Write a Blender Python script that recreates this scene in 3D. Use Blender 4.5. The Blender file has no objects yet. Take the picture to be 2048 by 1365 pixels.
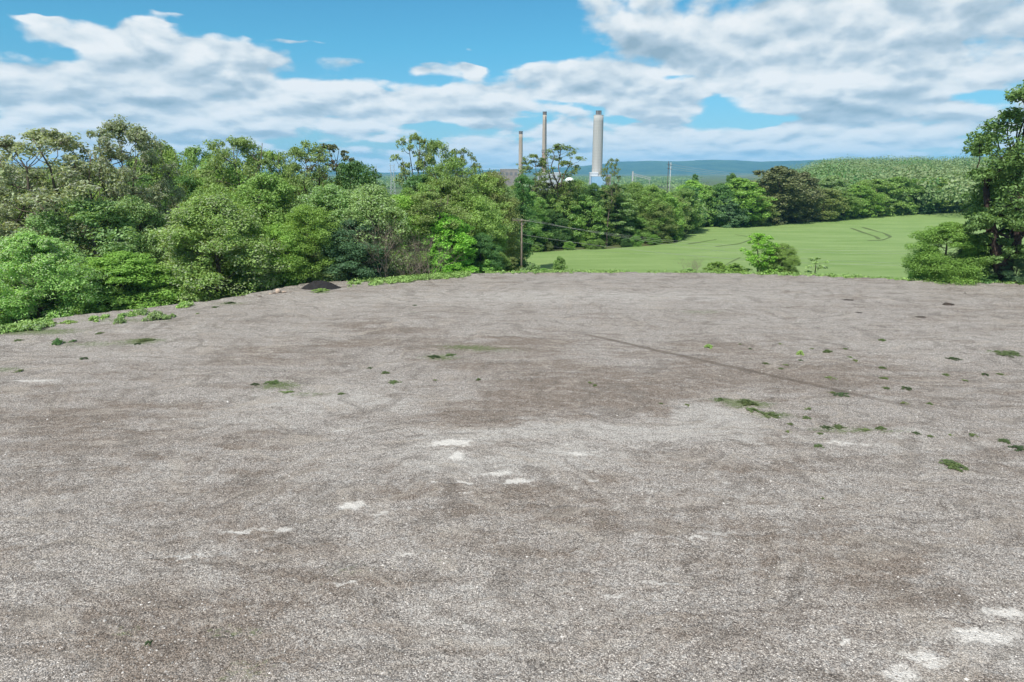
import bpy, math, random
import numpy as np
from mathutils import Vector, Matrix

# ------------------------------------------------------------------ camera, sky, sun, exposure
scene = bpy.context.scene
col = scene.collection
CAM_H = 12.0
PITCH = math.radians(14.0)
FPX = 1365.0                      # focal length in pixels of the 2048 px wide photograph
cam_data = bpy.data.cameras.new("camera")
cam_data.sensor_width = 36.0
cam_data.lens = 36.0 * FPX / 2048.0
cam_data.clip_start = 0.5
cam_data.clip_end = 40000.0
cam = bpy.data.objects.new("camera", cam_data)
col.objects.link(cam)
cam.location = (0, 0, CAM_H)
cam.rotation_euler = (math.radians(90) - PITCH, 0, 0)
scene.camera = cam
scene.view_settings.view_transform = 'Standard'
scene.view_settings.look = 'None'
scene.view_settings.gamma = 1.0
scene.view_settings.exposure = 0.38

SUN_EL, SUN_AZ = 52.0, -150.0       # azimuth measured from +Y towards +X (negative = left)
sun_data = bpy.data.lights.new("sun", 'SUN')
sun_data.energy = 4.9
sun_data.angle = math.radians(1.0)
sun_data.color = (1.0, 0.95, 0.87)
sun = bpy.data.objects.new("sun", sun_data)
col.objects.link(sun)
_e, _a = math.radians(SUN_EL), math.radians(SUN_AZ)
sdir = Vector((math.cos(_e) * math.sin(_a), math.cos(_e) * math.cos(_a), math.sin(_e)))
sun.rotation_euler = sdir.to_track_quat('Z', 'Y').to_euler()
sun.location = (0, 0, 300)

CP, SP = math.cos(PITCH), math.sin(PITCH)


def ray(u, v):
    """direction through a pixel of the 2048x1365 photograph"""
    a = (u - 1024.0) / FPX
    b = (682.5 - v) / FPX
    return np.array([a, CP + b * SP, -SP + b * CP])


def at(u, v, Y):
    d = ray(u, v)
    return np.array([0, 0, CAM_H]) + d * (Y / d[1])


def gp(u, v, z=0.0):
    d = ray(u, v)
    return np.array([0, 0, CAM_H]) + d * ((z - CAM_H) / d[2])


def mpp(Y, v):
    """metres per photograph pixel at ground distance Y, row v"""
    return (Y / ray(1024, v)[1]) / FPX


def azel(u, v):
    d = ray(u, v)
    return math.atan2(d[0], d[1]), math.atan2(d[2], math.hypot(d[0], d[1]))


class NT:
    """small helper for building node trees"""
    def __init__(self, tree):
        self.t = tree

    def new(self, kind, **kw):
        n = self.t.nodes.new(kind)
        for k, v in kw.items():
            setattr(n, k, v)
        return n

    def put(self, sock, v):
        if hasattr(v, 'is_output') or isinstance(v, bpy.types.NodeSocket):
            self.t.links.new(v, sock)
        elif v is not None:
            sock.default_value = v

    def m(self, op, a, b=None, c=None, clamp=False):
        n = self.new('ShaderNodeMath', operation=op)
        n.use_clamp = clamp
        self.put(n.inputs[0], a)
        if b is not None:
            self.put(n.inputs[1], b)
        if c is not None:
            self.put(n.inputs[2], c)
        return n.outputs[0]

    def vm(self, op, a, b=None, c=None):
        n = self.new('ShaderNodeVectorMath', operation=op)
        self.put(n.inputs[0], a)
        if b is not None:
            self.put(n.inputs[1], b)
        if c is not None:
            self.put(n.inputs[2], c)
        return n.outputs['Value'] if op in ('LENGTH', 'DOT_PRODUCT') else n.outputs['Vector']

    def xyz(self, x, y, z=0.0):
        n = self.new('ShaderNodeCombineXYZ')
        for i, v in enumerate((x, y, z)):
            self.put(n.inputs[i], v)
        return n.outputs[0]

    def sep(self, v):
        n = self.new('ShaderNodeSeparateXYZ')
        self.put(n.inputs[0], v)
        return n.outputs

    def noise(self, vec, scale=1.0, detail=4.0, rough=0.5, dist=0.0, out='Fac'):
        n = self.new('ShaderNodeTexNoise')
        self.put(n.inputs['Vector'], vec)
        n.inputs['Scale'].default_value = scale
        n.inputs['Detail'].default_value = detail
        n.inputs['Roughness'].default_value = rough
        n.inputs['Distortion'].default_value = dist
        return n.outputs['Fac'] if out == 'Fac' else n.outputs['Color']

    def voro(self, vec, scale=1.0, feature='F1', rand=1.0, detail=0.0):
        n = self.new('ShaderNodeTexVoronoi', feature=feature)
        self.put(n.inputs['Vector'], vec)
        n.inputs['Scale'].default_value = scale
        n.inputs['Randomness'].default_value = rand
        if 'Detail' in n.inputs:
            n.inputs['Detail'].default_value = detail
        return n

    def mr(self, v, a, b, c=0.0, d=1.0, smooth=False, clamp=True):
        n = self.new('ShaderNodeMapRange')
        n.interpolation_type = 'SMOOTHSTEP' if smooth else 'LINEAR'
        n.clamp = clamp
        self.put(n.inputs['Value'], v)
        for nm, x in (('From Min', a), ('From Max', b), ('To Min', c), ('To Max', d)):
            self.put(n.inputs[nm], x)
        return n.outputs[0]

    def mix(self, f, a, b, blend='MIX'):
        n = self.new('ShaderNodeMix', data_type='RGBA', blend_type=blend)
        self.put(n.inputs[0], f)
        for s, v in ((n.inputs[6], a), (n.inputs[7], b)):
            if isinstance(v, tuple) and len(v) == 3:
                v = (*v, 1.0)
            self.put(s, v)
        return n.outputs[2]

    def blobs(self, vec, items, start=0.0):
        """sum of soft ellipses: items = (cx, cy, rx, ry, weight)"""
        acc = start
        for (cx, cy, rx, ry, w) in items:
            q = self.vm('MULTIPLY_ADD', vec, (1 / rx, 1 / ry, 0.0), (-cx / rx, -cy / ry, 0.0))
            d = self.vm('DOT_PRODUCT', q, q)
            acc = self.m('MULTIPLY_ADD', self.m('POWER', 0.3679, d), w, acc)
        return acc


world = bpy.data.worlds.new("World")
scene.world = world
world.use_nodes = True
wt = world.node_tree
wt.nodes.clear()
W = NT(wt)
sky = W.new('ShaderNodeTexSky', sky_type='NISHITA')
sky.sun_disc = False
sky.sun_elevation = math.radians(SUN_EL)
sky.sun_rotation = math.radians(SUN_AZ)
sky.air_density = 1.0
sky.dust_density = 0.3
sky.ozone_density = 3.0
SKY_STR = 0.10
tc = W.new('ShaderNodeTexCoord').outputs['Generated']
dx, dy, dz = W.sep(tc)
az = W.m('ARCTAN2', dx, dy)
el = W.m('ARCSINE', dz)
A0 = W.xyz(az, el, 0.0)
wn = W.noise(W.vm('MULTIPLY', tc, (5.0, 5.0, 16.0)), 1.0, 4.0, 0.55, out='Color')
warp = W.vm('MULTIPLY', W.vm('SUBTRACT', wn, (0.5, 0.5, 0.5)), (0.16, 0.055, 0.0))
A1 = W.vm('ADD', A0, warp)


def pb(u, v, ru, rv, w):
    a, e = azel(u, v)
    return (a, e, ru / FPX * math.cos(a) ** 2, rv / FPX, w)


cover_px = [
    # clear sky
    (560, 5, 540, 66, -2.3), (840, 100, 200, 48, -1.7), (1010, 25, 125, 56, -1.6), (980, 120, 100, 34, -0.5),
    (60, 93, 120, 20, -1.3), (1175, 102, 85, 24, -0.9), (40, 12, 240, 24, -1.2),
    (1470, 226, 120, 20, -1.25), (880, 268, 120, 12, -1.1), (1150, 216, 90, 9, -0.9), (1380, 151, 36, 8, -0.9),
    (1960, 206, 80, 13, -1.1), (425, 143, 50, 8, -0.7), (1430, 196, 80, 12, -0.7), (540, 272, 60, 8, -0.5),
    (760, 310, 90, 10, -0.4), (600, 255, 70, 6, -0.4), (1660, 182, 60, 5, -0.6), (1040, 240, 70, 9, -1.0), (740, 292, 120, 10, -0.9), (1560, 232, 90, 10, -0.6), (1250, 232, 60, 7, -0.7), (1830, 305, 160, 7, -0.5), (620, 282, 80, 7, -0.6), (1090, 268, 60, 7, -0.6),
    # cloud
    (130, 50, 150, 22, 1.1), (300, 88, 230, 32, 1.0), (480, 120, 160, 24, 0.6), (592, 77, 62, 7, 1.5),
    (715, 120, 62, 15, 1.5), (925, 104, 26, 16, 2.4), (850, 140, 50, 12, 1.75), (935, 145, 32, 11, 1.8), (830, 107, 40, 6, 1.3), (950, 38, 26, 12, 1.5),
    (1100, 145, 85, 24, 0.9), (1030, 60, 70, 22, 0.8), (1330, 50, 260, 90, 0.8), (1750, 90, 420, 120, 0.8),
    (250, 190, 480, 65, 0.6), (760, 205, 320, 34, 0.55), (1040, 200, 170, 24, 0.5), (1322, 241, 40, 14, 1.5),
    (1290, 200, 130, 24, 0.8), (290, 22, 80, 9, 1.6), (285, 42, 60, 7, 1.5), (20, 29, 60, 5, 1.8), (1700, 230, 260, 26, 0.5), (1000, 290, 1600, 26, 0.25), (1180, 275, 260, 22, 0.45), (900, 245, 160, 10, 0.3),
]
thick_px = [
    (1290, 92, 200, 34, 0.9), (1600, 12, 300, 34, 0.8), (1960, 118, 180, 28, 0.8), (1290, 205, 85, 16, 1.0),
    (1690, 233, 130, 12, 0.8), (1830, 255, 90, 10, 0.6), (1500, 150, 130, 20, 0.4), (200, 155, 190, 24, 0.5),
    (430, 212, 150, 14, 0.65), (960, 232, 140, 14, 0.65), (60, 190, 140, 14, 0.45), (380, 258, 170, 10, 0.45),
    (1990, 60, 120, 26, 0.6), (1860, 190, 120, 14, 0.35), (640, 200, 120, 10, 0.3), (1560, 275, 240, 9, 0.3), (1320, 250, 40, 6, 0.5),
]
C = W.blobs(A1, [pb(*b) for b in cover_px], W.mr(el, 0.0, 0.19, 0.92, 0.42))


def cloud_noise(vec):
    """broad flattened masses plus rounded puffs whose size shrinks towards the horizon"""
    x, y, z = W.sep(vec)
    zp = W.m('MAXIMUM', z, 0.0)
    den = W.m('ADD', zp, 0.22)
    P = W.xyz(W.m('DIVIDE', x, den), W.m('DIVIDE', y, den), 0.0)
    n1 = W.noise(P, 1.1, 2.0, 0.45)
    d2 = W.m('ADD', W.m('MAXIMUM', z, -0.06), 0.10)
    Q = W.xyz(W.m('MULTIPLY', W.m('ARCTAN2', x, y), 4.2), W.m('MULTIPLY', W.m('LOGARITHM', d2, 2.718), 2.0), 0.0)
    Qw = W.vm('ADD', Q, W.vm('MULTIPLY', W.noise(Q, 2.6, 4.0, 0.6, out='Color'), (0.30, 0.22, 0.0)))
    n2 = W.noise(Q, 2.0, 7.0, 0.56)
    v1 = W.new('ShaderNodeTexVoronoi', feature='SMOOTH_F1', voronoi_dimensions='2D')
    W.put(v1.inputs['Vector'], Qw)
    v1.inputs['Scale'].default_value = 3.1
    v1.inputs['Detail'].default_value = 2.0
    v1.inputs['Roughness'].default_value = 0.45
    v1.inputs['Smoothness'].default_value = 0.25
    puff = v1.outputs['Distance']
    t = W.m('MULTIPLY_ADD', n1, 0.55, W.m('MULTIPLY', n2, 0.60))
    return W.m('MULTIPLY_ADD', puff, -0.26, W.m('ADD', t, 0.02))


n_here = cloud_noise(tc)
n_up = cloud_noise(W.vm('ADD', tc, W.xyz(-0.004, 0.0, W.m('MULTIPLY_ADD', dz, 0.06, 0.0055))))
D = W.m('MULTIPLY_ADD', W.m('SUBTRACT', n_here, 0.5), 3.6, C)
alpha = W.mr(D, -0.08, 0.55, 0.0, 0.99, smooth=True)
T = W.blobs(A1, [pb(*b) for b in thick_px], 0.0)
relief = W.m('SUBTRACT', n_here, n_up)
depth = W.mr(D, 0.4, 1.9, 0.0, 0.20)
shade = W.m('MULTIPLY_ADD', relief, 3.0, 0.83)
shade = W.m('SUBTRACT', shade, depth)
shade = W.m('MULTIPLY_ADD', W.m('MULTIPLY', T, W.mr(n_here, 0.36, 0.56, 0.45, 1.15)), -0.55, shade, clamp=True)
ramp = W.new('ShaderNodeValToRGB')
W.put(ramp.inputs[0], shade)
cr = ramp.color_ramp
cr.elements[0].position = 0.0
cr.elements[0].color = (0.24, 0.335, 0.41, 1)
cr.elements[1].position = 1.0
cr.elements[1].color = (0.70, 0.72, 0.73, 1)
e = cr.elements.new(0.45)
e.color = (0.40, 0.485, 0.555, 1)
e = cr.elements.new(0.75)
e.color = (0.59, 0.64, 0.67, 1)
cloud_col = W.vm('SCALE', ramp.outputs[0])
cloud_col.node.inputs['Scale'].default_value = 1.0 / SKY_STR
blue = W.mix(1.0, sky.outputs[0], W.mix(W.mr(el, 0.0, 0.16), (0.45, 0.64, 0.86), (0.34, 0.83, 0.92)), 'MULTIPLY')
bg = W.new('ShaderNodeBackground')
W.put(bg.inputs[0], W.mix(alpha, blue, cloud_col))
bg.inputs[1].default_value = SKY_STR
out = W.new('ShaderNodeOutputWorld')
wt.links.new(bg.outputs[0], out.inputs[0])
world.cycles.sampling_method = 'MANUAL'
world.cycles.sample_map_resolution = 512
scene.cycles.max_bounces = 6
scene.cycles.diffuse_bounces = 3
scene.cycles.transmission_bounces = 3
scene.cycles.glossy_bounces = 2
scene.cycles.transparent_max_bounces = 8
scene.cycles.volume_bounces = 1

# ------------------------------------------------------------------ helpers
rng = np.random.default_rng(11)
random.seed(5)


def mesh_np(name, verts, faces, smooth=False, fsize=None):
    """faces: (n,k) int array or a list of such arrays"""
    if isinstance(faces, np.ndarray):
        faces = [faces]
    faces = [np.asarray(f, dtype=np.int64) for f in faces if len(f)]
    me = bpy.data.meshes.new(name)
    verts = np.asarray(verts, dtype=np.float32)
    me.vertices.add(len(verts))
    me.vertices.foreach_set('co', verts.ravel())
    idx = np.concatenate([f.ravel() for f in faces])
    tot = np.concatenate([np.full(len(f), f.shape[1]) for f in faces])
    start = np.concatenate([[0], np.cumsum(tot)[:-1]])
    me.loops.add(len(idx))
    me.loops.foreach_set('vertex_index', idx.astype(np.int32))
    me.polygons.add(len(tot))
    me.polygons.foreach_set('loop_start', start.astype(np.int32))
    me.polygons.foreach_set('loop_total', tot.astype(np.int32))
    me.polygons.foreach_set('use_smooth', np.full(len(tot), smooth))
    me.update(calc_edges=True)
    return me


class MB:
    """collects shapes for one mesh"""
    def __init__(self):
        self.v, self.q, self.t, self.n = [], [], [], 0

    def add(self, v, q=None, t=None):
        v = np.asarray(v, dtype=float)
        if q is not None and len(q):
            self.q.append(np.asarray(q) + self.n)
        if t is not None and len(t):
            self.t.append(np.asarray(t) + self.n)
        self.v.append(v)
        self.n += len(v)

    def box(self, x0, x1, y0, y1, z0, z1):
        v = [(x, y, z) for z in (z0, z1) for y in (y0, y1) for x in (x0, x1)]
        q = [(0, 2, 3, 1), (4, 5, 7, 6), (0, 1, 5, 4), (2, 6, 7, 3), (0, 4, 6, 2), (1, 3, 7, 5)]
        self.add(v, q)

    def tube(self, pts, rad, sides=6, cap=True):
        pts = np.asarray(pts, dtype=float)
        rad = np.broadcast_to(np.asarray(rad, dtype=float), (len(pts),))
        tan = np.gradient(pts, axis=0)
        tan /= np.linalg.norm(tan, axis=1)[:, None] + 1e-9
        ref = np.array([1.0, 0.13, 0.05]) if abs(tan[0][2]) > 0.6 else np.array([0.05, 0.1, 1.0])
        a = np.cross(tan, ref)
        a /= np.linalg.norm(a, axis=1)[:, None] + 1e-9
        b = np.cross(tan, a)
        th = np.linspace(0, 2 * np.pi, sides, endpoint=False)
        ring = (a[:, None, :] * np.cos(th)[None, :, None] + b[:, None, :] * np.sin(th)[None, :, None])
        v = pts[:, None, :] + ring * rad[:, None, None]
        n = len(pts)
        i = np.arange(n - 1)[:, None] * sides
        j = np.arange(sides)[None, :]
        k = (j + 1) % sides
        q = np.stack([i + j, i + k, i + sides + k, i + sides + j], -1).reshape(-1, 4)
        base = self.n
        self.add(v.reshape(-1, 3), q)
        if cap and sides == 4:
            self.q.append(np.array([[3, 2, 1, 0], [(n - 1) * 4 + s for s in range(4)]]) + base)
        elif cap:
            c = np.array([pts[0], pts[-1]])
            t0 = [(sides * n, (s + 1) % sides, s) for s in range(sides)]
            t1 = [(sides * n + 1, (n - 1) * sides + s, (n - 1) * sides + (s + 1) % sides) for s in range(sides)]
            self.t.append(np.array(t0 + t1) + base)
            self.v.append(c)
            self.n += 2

    def mesh(self, name, smooth=False):
        f = []
        if self.q:
            f.append(np.concatenate(self.q))
        if self.t:
            f.append(np.concatenate(self.t))
        return mesh_np(name, np.concatenate(self.v), f, smooth)


def link(name, me, mat=None, parent=None, label=None, cat=None, group=None, kind=None):
    o = bpy.data.objects.new(name, me)
    col.objects.link(o)
    if parent is not None:
        o.parent = parent
    if mat is not None and me is not None:
        if len(me.materials) == 0:
            me.materials.append(mat)
        elif me.materials[0] is not mat:
            o.material_slots[0].link = 'OBJECT'
            o.material_slots[0].material = mat
    if label:
        o['label'] = label
    if cat:
        o['category'] = cat
    if group:
        o['group'] = group
    if kind:
        o['kind'] = kind
    return o


def empty(name, loc, rz=0.0, label=None, cat=None, group=None):
    o = link(name, None, label=label, cat=cat, group=group)
    o.location = tuple(float(c) for c in loc)
    o.rotation_euler = (0, 0, rz)
    o.empty_display_size = 0.5
    return o


def snoise(x, y, seed=0, octaves=4, f=1.0):
    """smooth sum-of-sines noise, roughly -1..1"""
    r = np.random.default_rng(seed)
    out = np.zeros(np.broadcast(x, y).shape)
    amp, tot = 1.0, 0.0
    for o in range(octaves):
        for k in range(4):
            a = r.uniform(0, 2 * np.pi)
            fr = f * (2 ** o) * r.uniform(0.7, 1.4)
            out = out + amp * np.sin((x * np.cos(a) + y * np.sin(a)) * fr + r.uniform(0, 6.28))
        tot += amp * 2.2
        amp *= 0.5
    return out / tot


def sstep(a, b, x):
    t = np.clip((x - a) / (b - a), 0, 1)
    return t * t * (3 - 2 * t)


# ------------------------------------------------------------------ materials
def principled(name, rough=0.85, spec=0.3):
    m = bpy.data.materials.new(name)
    m.use_nodes = True
    t = m.node_tree
    b = t.nodes['Principled BSDF']
    b.inputs['Roughness'].default_value = rough
    b.inputs['Specular IOR Level'].default_value = spec
    return m, NT(t), b


def plain(name, c, rough=0.8, var=0.12, scale=1.0, c2=None, bump=0.0, bscale=20.0):
    m, N, b = principled(name, rough)
    p = N.new('ShaderNodeTexCoord').outputs['Object']
    f = N.noise(p, scale, 5, 0.6)
    c2 = c2 or tuple(max(0.0, x * (1 - var * 2.5)) for x in c)
    N.put(b.inputs['Base Color'], N.mix(N.mr(f, 0.35, 0.65), c, c2))
    if bump:
        bn = N.new('ShaderNodeBump')
        bn.inputs['Strength'].default_value = bump
        N.put(bn.inputs['Height'], N.noise(p, bscale, 4, 0.6))
        N.put(b.inputs['Normal'], bn.outputs[0])
    return m


def leafmat(name, c_main, c_alt, c_pale=None, pale=0.0, trans=0.42, lv=0.25):
    """leaf colour varies from leaf to leaf, from spray to spray and from plant to plant"""
    m = bpy.data.materials.new(name)
    m.use_nodes = True
    t = m.node_tree
    t.nodes.clear()
    N = NT(t)
    geo = N.new('ShaderNodeNewGeometry')
    info = N.new('ShaderNodeObjectInfo')
    p = N.new('ShaderNodeTexCoord').outputs['Object']
    spray = N.mr(N.noise(p, 0.45, 3, 0.6), 0.32, 0.68)
    leaf = geo.outputs['Random Per Island']
    f = N.m('ADD', N.m('MULTIPLY', spray, 0.55), N.m('MULTIPLY', leaf, 0.45))
    k_ = (2.15, 2.15, 1.85)
    c = N.mix(f, tuple(x * y for x, y in zip(c_main, k_)), tuple(x * y for x, y in zip(c_alt, k_)))
    if c_pale:
        pk = N.m('LESS_THAN', N.m('FRACT', N.m('MULTIPLY', leaf, 37.31)), N.mr(N.noise(p, 0.7, 2, 0.5), 0.4, 0.62, pale * 0.25, pale * 1.5))
        c = N.mix(pk, c, c_pale)
    hv = N.new('ShaderNodeHueSaturation')
    N.put(hv.inputs['Color'], c)
    N.put(hv.inputs['Hue'], N.mr(info.outputs['Random'], 0, 1, 0.487, 0.511))
    N.put(hv.inputs['Value'], N.m('MULTIPLY', N.mr(N.m('FRACT', N.m('MULTIPLY', info.outputs['Random'], 7.77)), 0, 1, 0.82, 1.18),
                                  N.mr(leaf, 0, 1, 1 - lv, 1 + lv)))
    hv.inputs['Saturation'].default_value = 0.92
    col_ = hv.outputs[0]
    d = N.new('ShaderNodeBsdfPrincipled')
    d.inputs['Roughness'].default_value = 0.5
    d.inputs['Specular IOR Level'].default_value = 0.35
    N.put(d.inputs['Base Color'], col_)
    tr = N.new('ShaderNodeBsdfTranslucent')
    N.put(tr.inputs['Color'], N.mix(1.0, col_, (1.15, 1.1, 0.5), 'MULTIPLY'))
    mx = N.new('ShaderNodeMixShader')
    mx.inputs[0].default_value = trans
    t.links.new(d.outputs[0], mx.inputs[1])
    t.links.new(tr.outputs[0], mx.inputs[2])
    o = N.new('ShaderNodeOutputMaterial')
    t.links.new(mx.outputs[0], o.inputs[0])
    return m


L = {
    'mid': leafmat('leaf_mid', (0.080, 0.150, 0.032), (0.135, 0.215, 0.055), (0.22, 0.30, 0.11), 0.10),
    'bright': leafmat('leaf_bright', (0.085, 0.175, 0.026), (0.130, 0.235, 0.045)),
    'lime': leafmat('leaf_lime', (0.070, 0.190, 0.012), (0.105, 0.245, 0.020), trans=0.35),
    'dark': leafmat('leaf_dark', (0.036, 0.090, 0.028), (0.062, 0.130, 0.036)),
    'pale': leafmat('leaf_pale', (0.105, 0.200, 0.048), (0.160, 0.265, 0.075), (0.36, 0.46, 0.25), 0.30),
    'soft': leafmat('leaf_soft', (0.110, 0.185, 0.070), (0.160, 0.245, 0.095), (0.30, 0.38, 0.24), 0.16),
    'silver': leafmat('leaf_silver', (0.120, 0.152, 0.088), (0.170, 0.205, 0.132), (0.32, 0.35, 0.28), 0.32),
    'olive': leafmat('leaf_olive', (0.085, 0.125, 0.038), (0.130, 0.170, 0.060)),
    'brown': leafmat('leaf_brown', (0.052, 0.066, 0.027), (0.078, 0.088, 0.038), trans=0.2, lv=0.15),
    'bluegreen': leafmat('leaf_bluegreen', (0.040, 0.090, 0.050), (0.070, 0.130, 0.070)),
    'woodc': leafmat('leaf_distant_olive', (0.090, 0.115, 0.055), (0.115, 0.140, 0.070), trans=0.3, lv=0.06),  # olive muted for distance: haze is mixed into the leaf colour
    'tuft': leafmat('leaf_tuft', (0.055, 0.080, 0.024), (0.090, 0.112, 0.040), trans=0.25),
    'weedd': leafmat('leaf_weed_dark', (0.022, 0.040, 0.014), (0.038, 0.056, 0.022), trans=0.2),
    'shade': leafmat('leaf_shade', (0.052, 0.098, 0.026), (0.082, 0.135, 0.038)),
    'grass': leafmat('leaf_grass', (0.100, 0.190, 0.040), (0.175, 0.260, 0.080), trans=0.25),
    'weed': leafmat('leaf_weed', (0.036, 0.058, 0.018), (0.064, 0.084, 0.030), trans=0.2),
    'wood': leafmat('leaf_distant_wood', (0.084, 0.118, 0.052), (0.110, 0.146, 0.068), trans=0.3, lv=0.06),  # hillside greens: distance haze painted in as desaturated leaf colour
    'woodb': leafmat('leaf_distant_green', (0.066, 0.108, 0.040), (0.090, 0.132, 0.052), trans=0.3, lv=0.06),  # greener hillside leaf, haze likewise put into its colour
}
BARK = plain('bark', (0.135, 0.110, 0.085), 0.95, 0.2, 2.0, (0.070, 0.056, 0.044), 0.5, 9.0)
BARKG = plain('bark_grey', (0.24, 0.205, 0.17), 0.95, 0.2, 1.5, (0.15, 0.125, 0.10), 0.3, 9.0)
BARKD = plain('bark_dark', (0.060, 0.040, 0.032), 0.95, 0.2, 2.0, (0.030, 0.021, 0.018), 0.6, 6.0)
DRY = plain('dry_twigs', (0.25, 0.205, 0.165), 0.95, 0.2, 1.2, (0.165, 0.135, 0.108))

# ------------------------------------------------------------------ terrain
edge_px = [(-420, 790), (-200, 715), (0, 655), (150, 633), (330, 614), (470, 597), (560, 578), (640, 566), (760, 563), (860, 554),
           (940, 549), (1060, 546.5), (1200, 546), (1400, 547), (1560, 551), (1700, 556), (1850, 563), (2048, 571), (2300, 584), (2600, 602)]
edge = [gp(*p)[:2] for p in edge_px]
PAD = np.array([(-95, -70)] + [tuple(p) for p in edge] + [(140, 40), (140, -70)])


def seg_dist(x, y, poly):
    d = np.full(x.shape, 1e9)
    inside = np.zeros(x.shape, bool)
    n = len(poly)
    for i in range(n):
        x0, y0 = poly[i]
        x1, y1 = poly[(i + 1) % n]
        ex, ey = x1 - x0, y1 - y0
        t = np.clip(((x - x0) * ex + (y - y0) * ey) / (ex * ex + ey * ey), 0, 1)
        d = np.minimum(d, np.hypot(x - x0 - t * ex, y - y0 - t * ey))
        if y0 != y1:
            c = ((y0 > y) != (y1 > y)) & (x < (x1 - x0) * (y - y0) / (y1 - y0) + x0)
            inside ^= c
    return np.where(inside, -d, d)


def H(x, y):
    x = np.asarray(x, float)
    y = np.asarray(y, float)
    r = np.hypot(x, y)
    a = np.degrees(np.arctan2(x, y))
    d = seg_dist(x, y, PAD)
    base = -6.5 + 0.35 * snoise(x, y, 3, 3, 0.03) * sstep(60, 140, r)
    base = base - 1.5 * sstep(5, -20, a) * sstep(60, 120, r)
    hill = sstep(16.5, 25.5, a) * (19.5 * sstep(300, 1150, r))
    back = -19.0 * sstep(260, 1300, r) * (1 - sstep(16.5, 25.5, a))
    base = base + hill + back + sstep(400, 900, r) * 1.5 * snoise(x, y, 8, 3, 0.012)
    drop = sstep(0.0, 26.0, d)
    return np.where(d < 0, -0.12, -0.05 + (base + 0.05) * (0.25 * sstep(0, 5, d) + 0.75 * drop))


def h1(x, y):
    return float(H(np.array([x]), np.array([y]))[0])


def hit(u, v, dz=0.0):
    """where the ray through a pixel meets the terrain beyond the lot"""
    d = ray(u, v)
    ts = np.concatenate([np.linspace(60, 600, 1600), np.linspace(600, 4000, 800)])
    p = np.array([0, 0, CAM_H])[None] + d[None] * ts[:, None]
    k = np.where((p[:, 2] < H(p[:, 0], p[:, 1]) + dz) & (seg_dist(p[:, 0], p[:, 1], PAD) > 1))[0]
    return p[k[0]] if len(k) else p[-1]


# one ground sheet out to the horizon (polar grid, fine close in)
nr, na = 330, 960
rr = np.concatenate([[0.0], np.geomspace(8, 16000, nr - 1)])
aa = np.linspace(-np.pi, np.pi, na, endpoint=False)
R_, A_ = np.meshgrid(rr, aa, indexing='ij')
X, Y = R_ * np.sin(A_), R_ * np.cos(A_)
Z = H(X, Y)
i = np.arange(nr - 1)[:, None] * na
j = np.arange(na)[None, :]
k = (j + 1) % na
q = np.stack([i + j, i + na + j, i + na + k, i + k], -1).reshape(-1, 4)
gm = mesh_np('ground', np.stack([X, Y, Z], -1).reshape(-1, 3), q, True)
m, N, b = principled('woodland_floor', 0.95, 0.1)
p = N.new('ShaderNodeTexCoord').outputs['Object']
c = N.mix(N.mr(N.noise(p, 0.25, 6, 0.65), 0.4, 0.6), (0.075, 0.060, 0.038), (0.075, 0.110, 0.030))
c = N.mix(N.mr(N.noise(p, 0.02, 4, 0.6), 0.45, 0.6), c, (0.09, 0.135, 0.04))
N.put(b.inputs['Base Color'], c)
bn = N.new('ShaderNodeBump'); bn.inputs['Strength'].default_value = 0.6; bn.inputs['Distance'].default_value = 0.2
N.put(bn.inputs['Height'], N.noise(p, 3.0, 5, 0.7)); N.put(b.inputs['Normal'], bn.outputs[0])
link('ground', gm, m, kind='structure')

# gravel lot: its own sheet with a ragged edge and a worn skirt
xs = np.arange(-96, 141, 0.55)
ys = np.arange(-30, 90, 0.55)
GX, GY = np.meshgrid(xs, ys, indexing='ij')


def lot_z(x, y):
    return 0.035 + 0.035 * snoise(x, y, 21, 3, 0.35) + 0.022 * snoise(x * 0.6, y * 1.8, 22, 3, 0.9)


sd = seg_dist(GX, GY, PAD) + 0.45 * snoise(GX, GY, 4, 4, 0.9)
GZ = lot_z(GX, GY)
GZ = np.where(sd > -0.8, GZ + 0.10 * np.exp(-((sd + 0.2) / 0.5) ** 2), GZ)
GZ = np.where(sd > 0.0, H(GX, GY) - 0.25 + 0.25 * np.exp(-sd * 2), GZ)
keep = sd < 1.3
idx = -np.ones(GX.shape, int)
idx[keep] = np.arange(keep.sum())
q = np.stack([idx[:-1, :-1], idx[1:, :-1], idx[1:, 1:], idx[:-1, 1:]], -1).reshape(-1, 4)
q = q[(q >= 0).all(1)]
lot_me = mesh_np('gravel_lot', np.stack([GX[keep], GY[keep], GZ[keep]], -1), q, True)


def gblob(u, v, ru, rv, w):
    w = w * 1.25
    c_ = gp(u, v)
    rx = ru * mpp(c_[1], v)
    ry = abs(gp(u, v - rv)[1] - gp(u, v + rv)[1]) / 2
    return (c_[0], c_[1], rx, ry, w)


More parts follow.
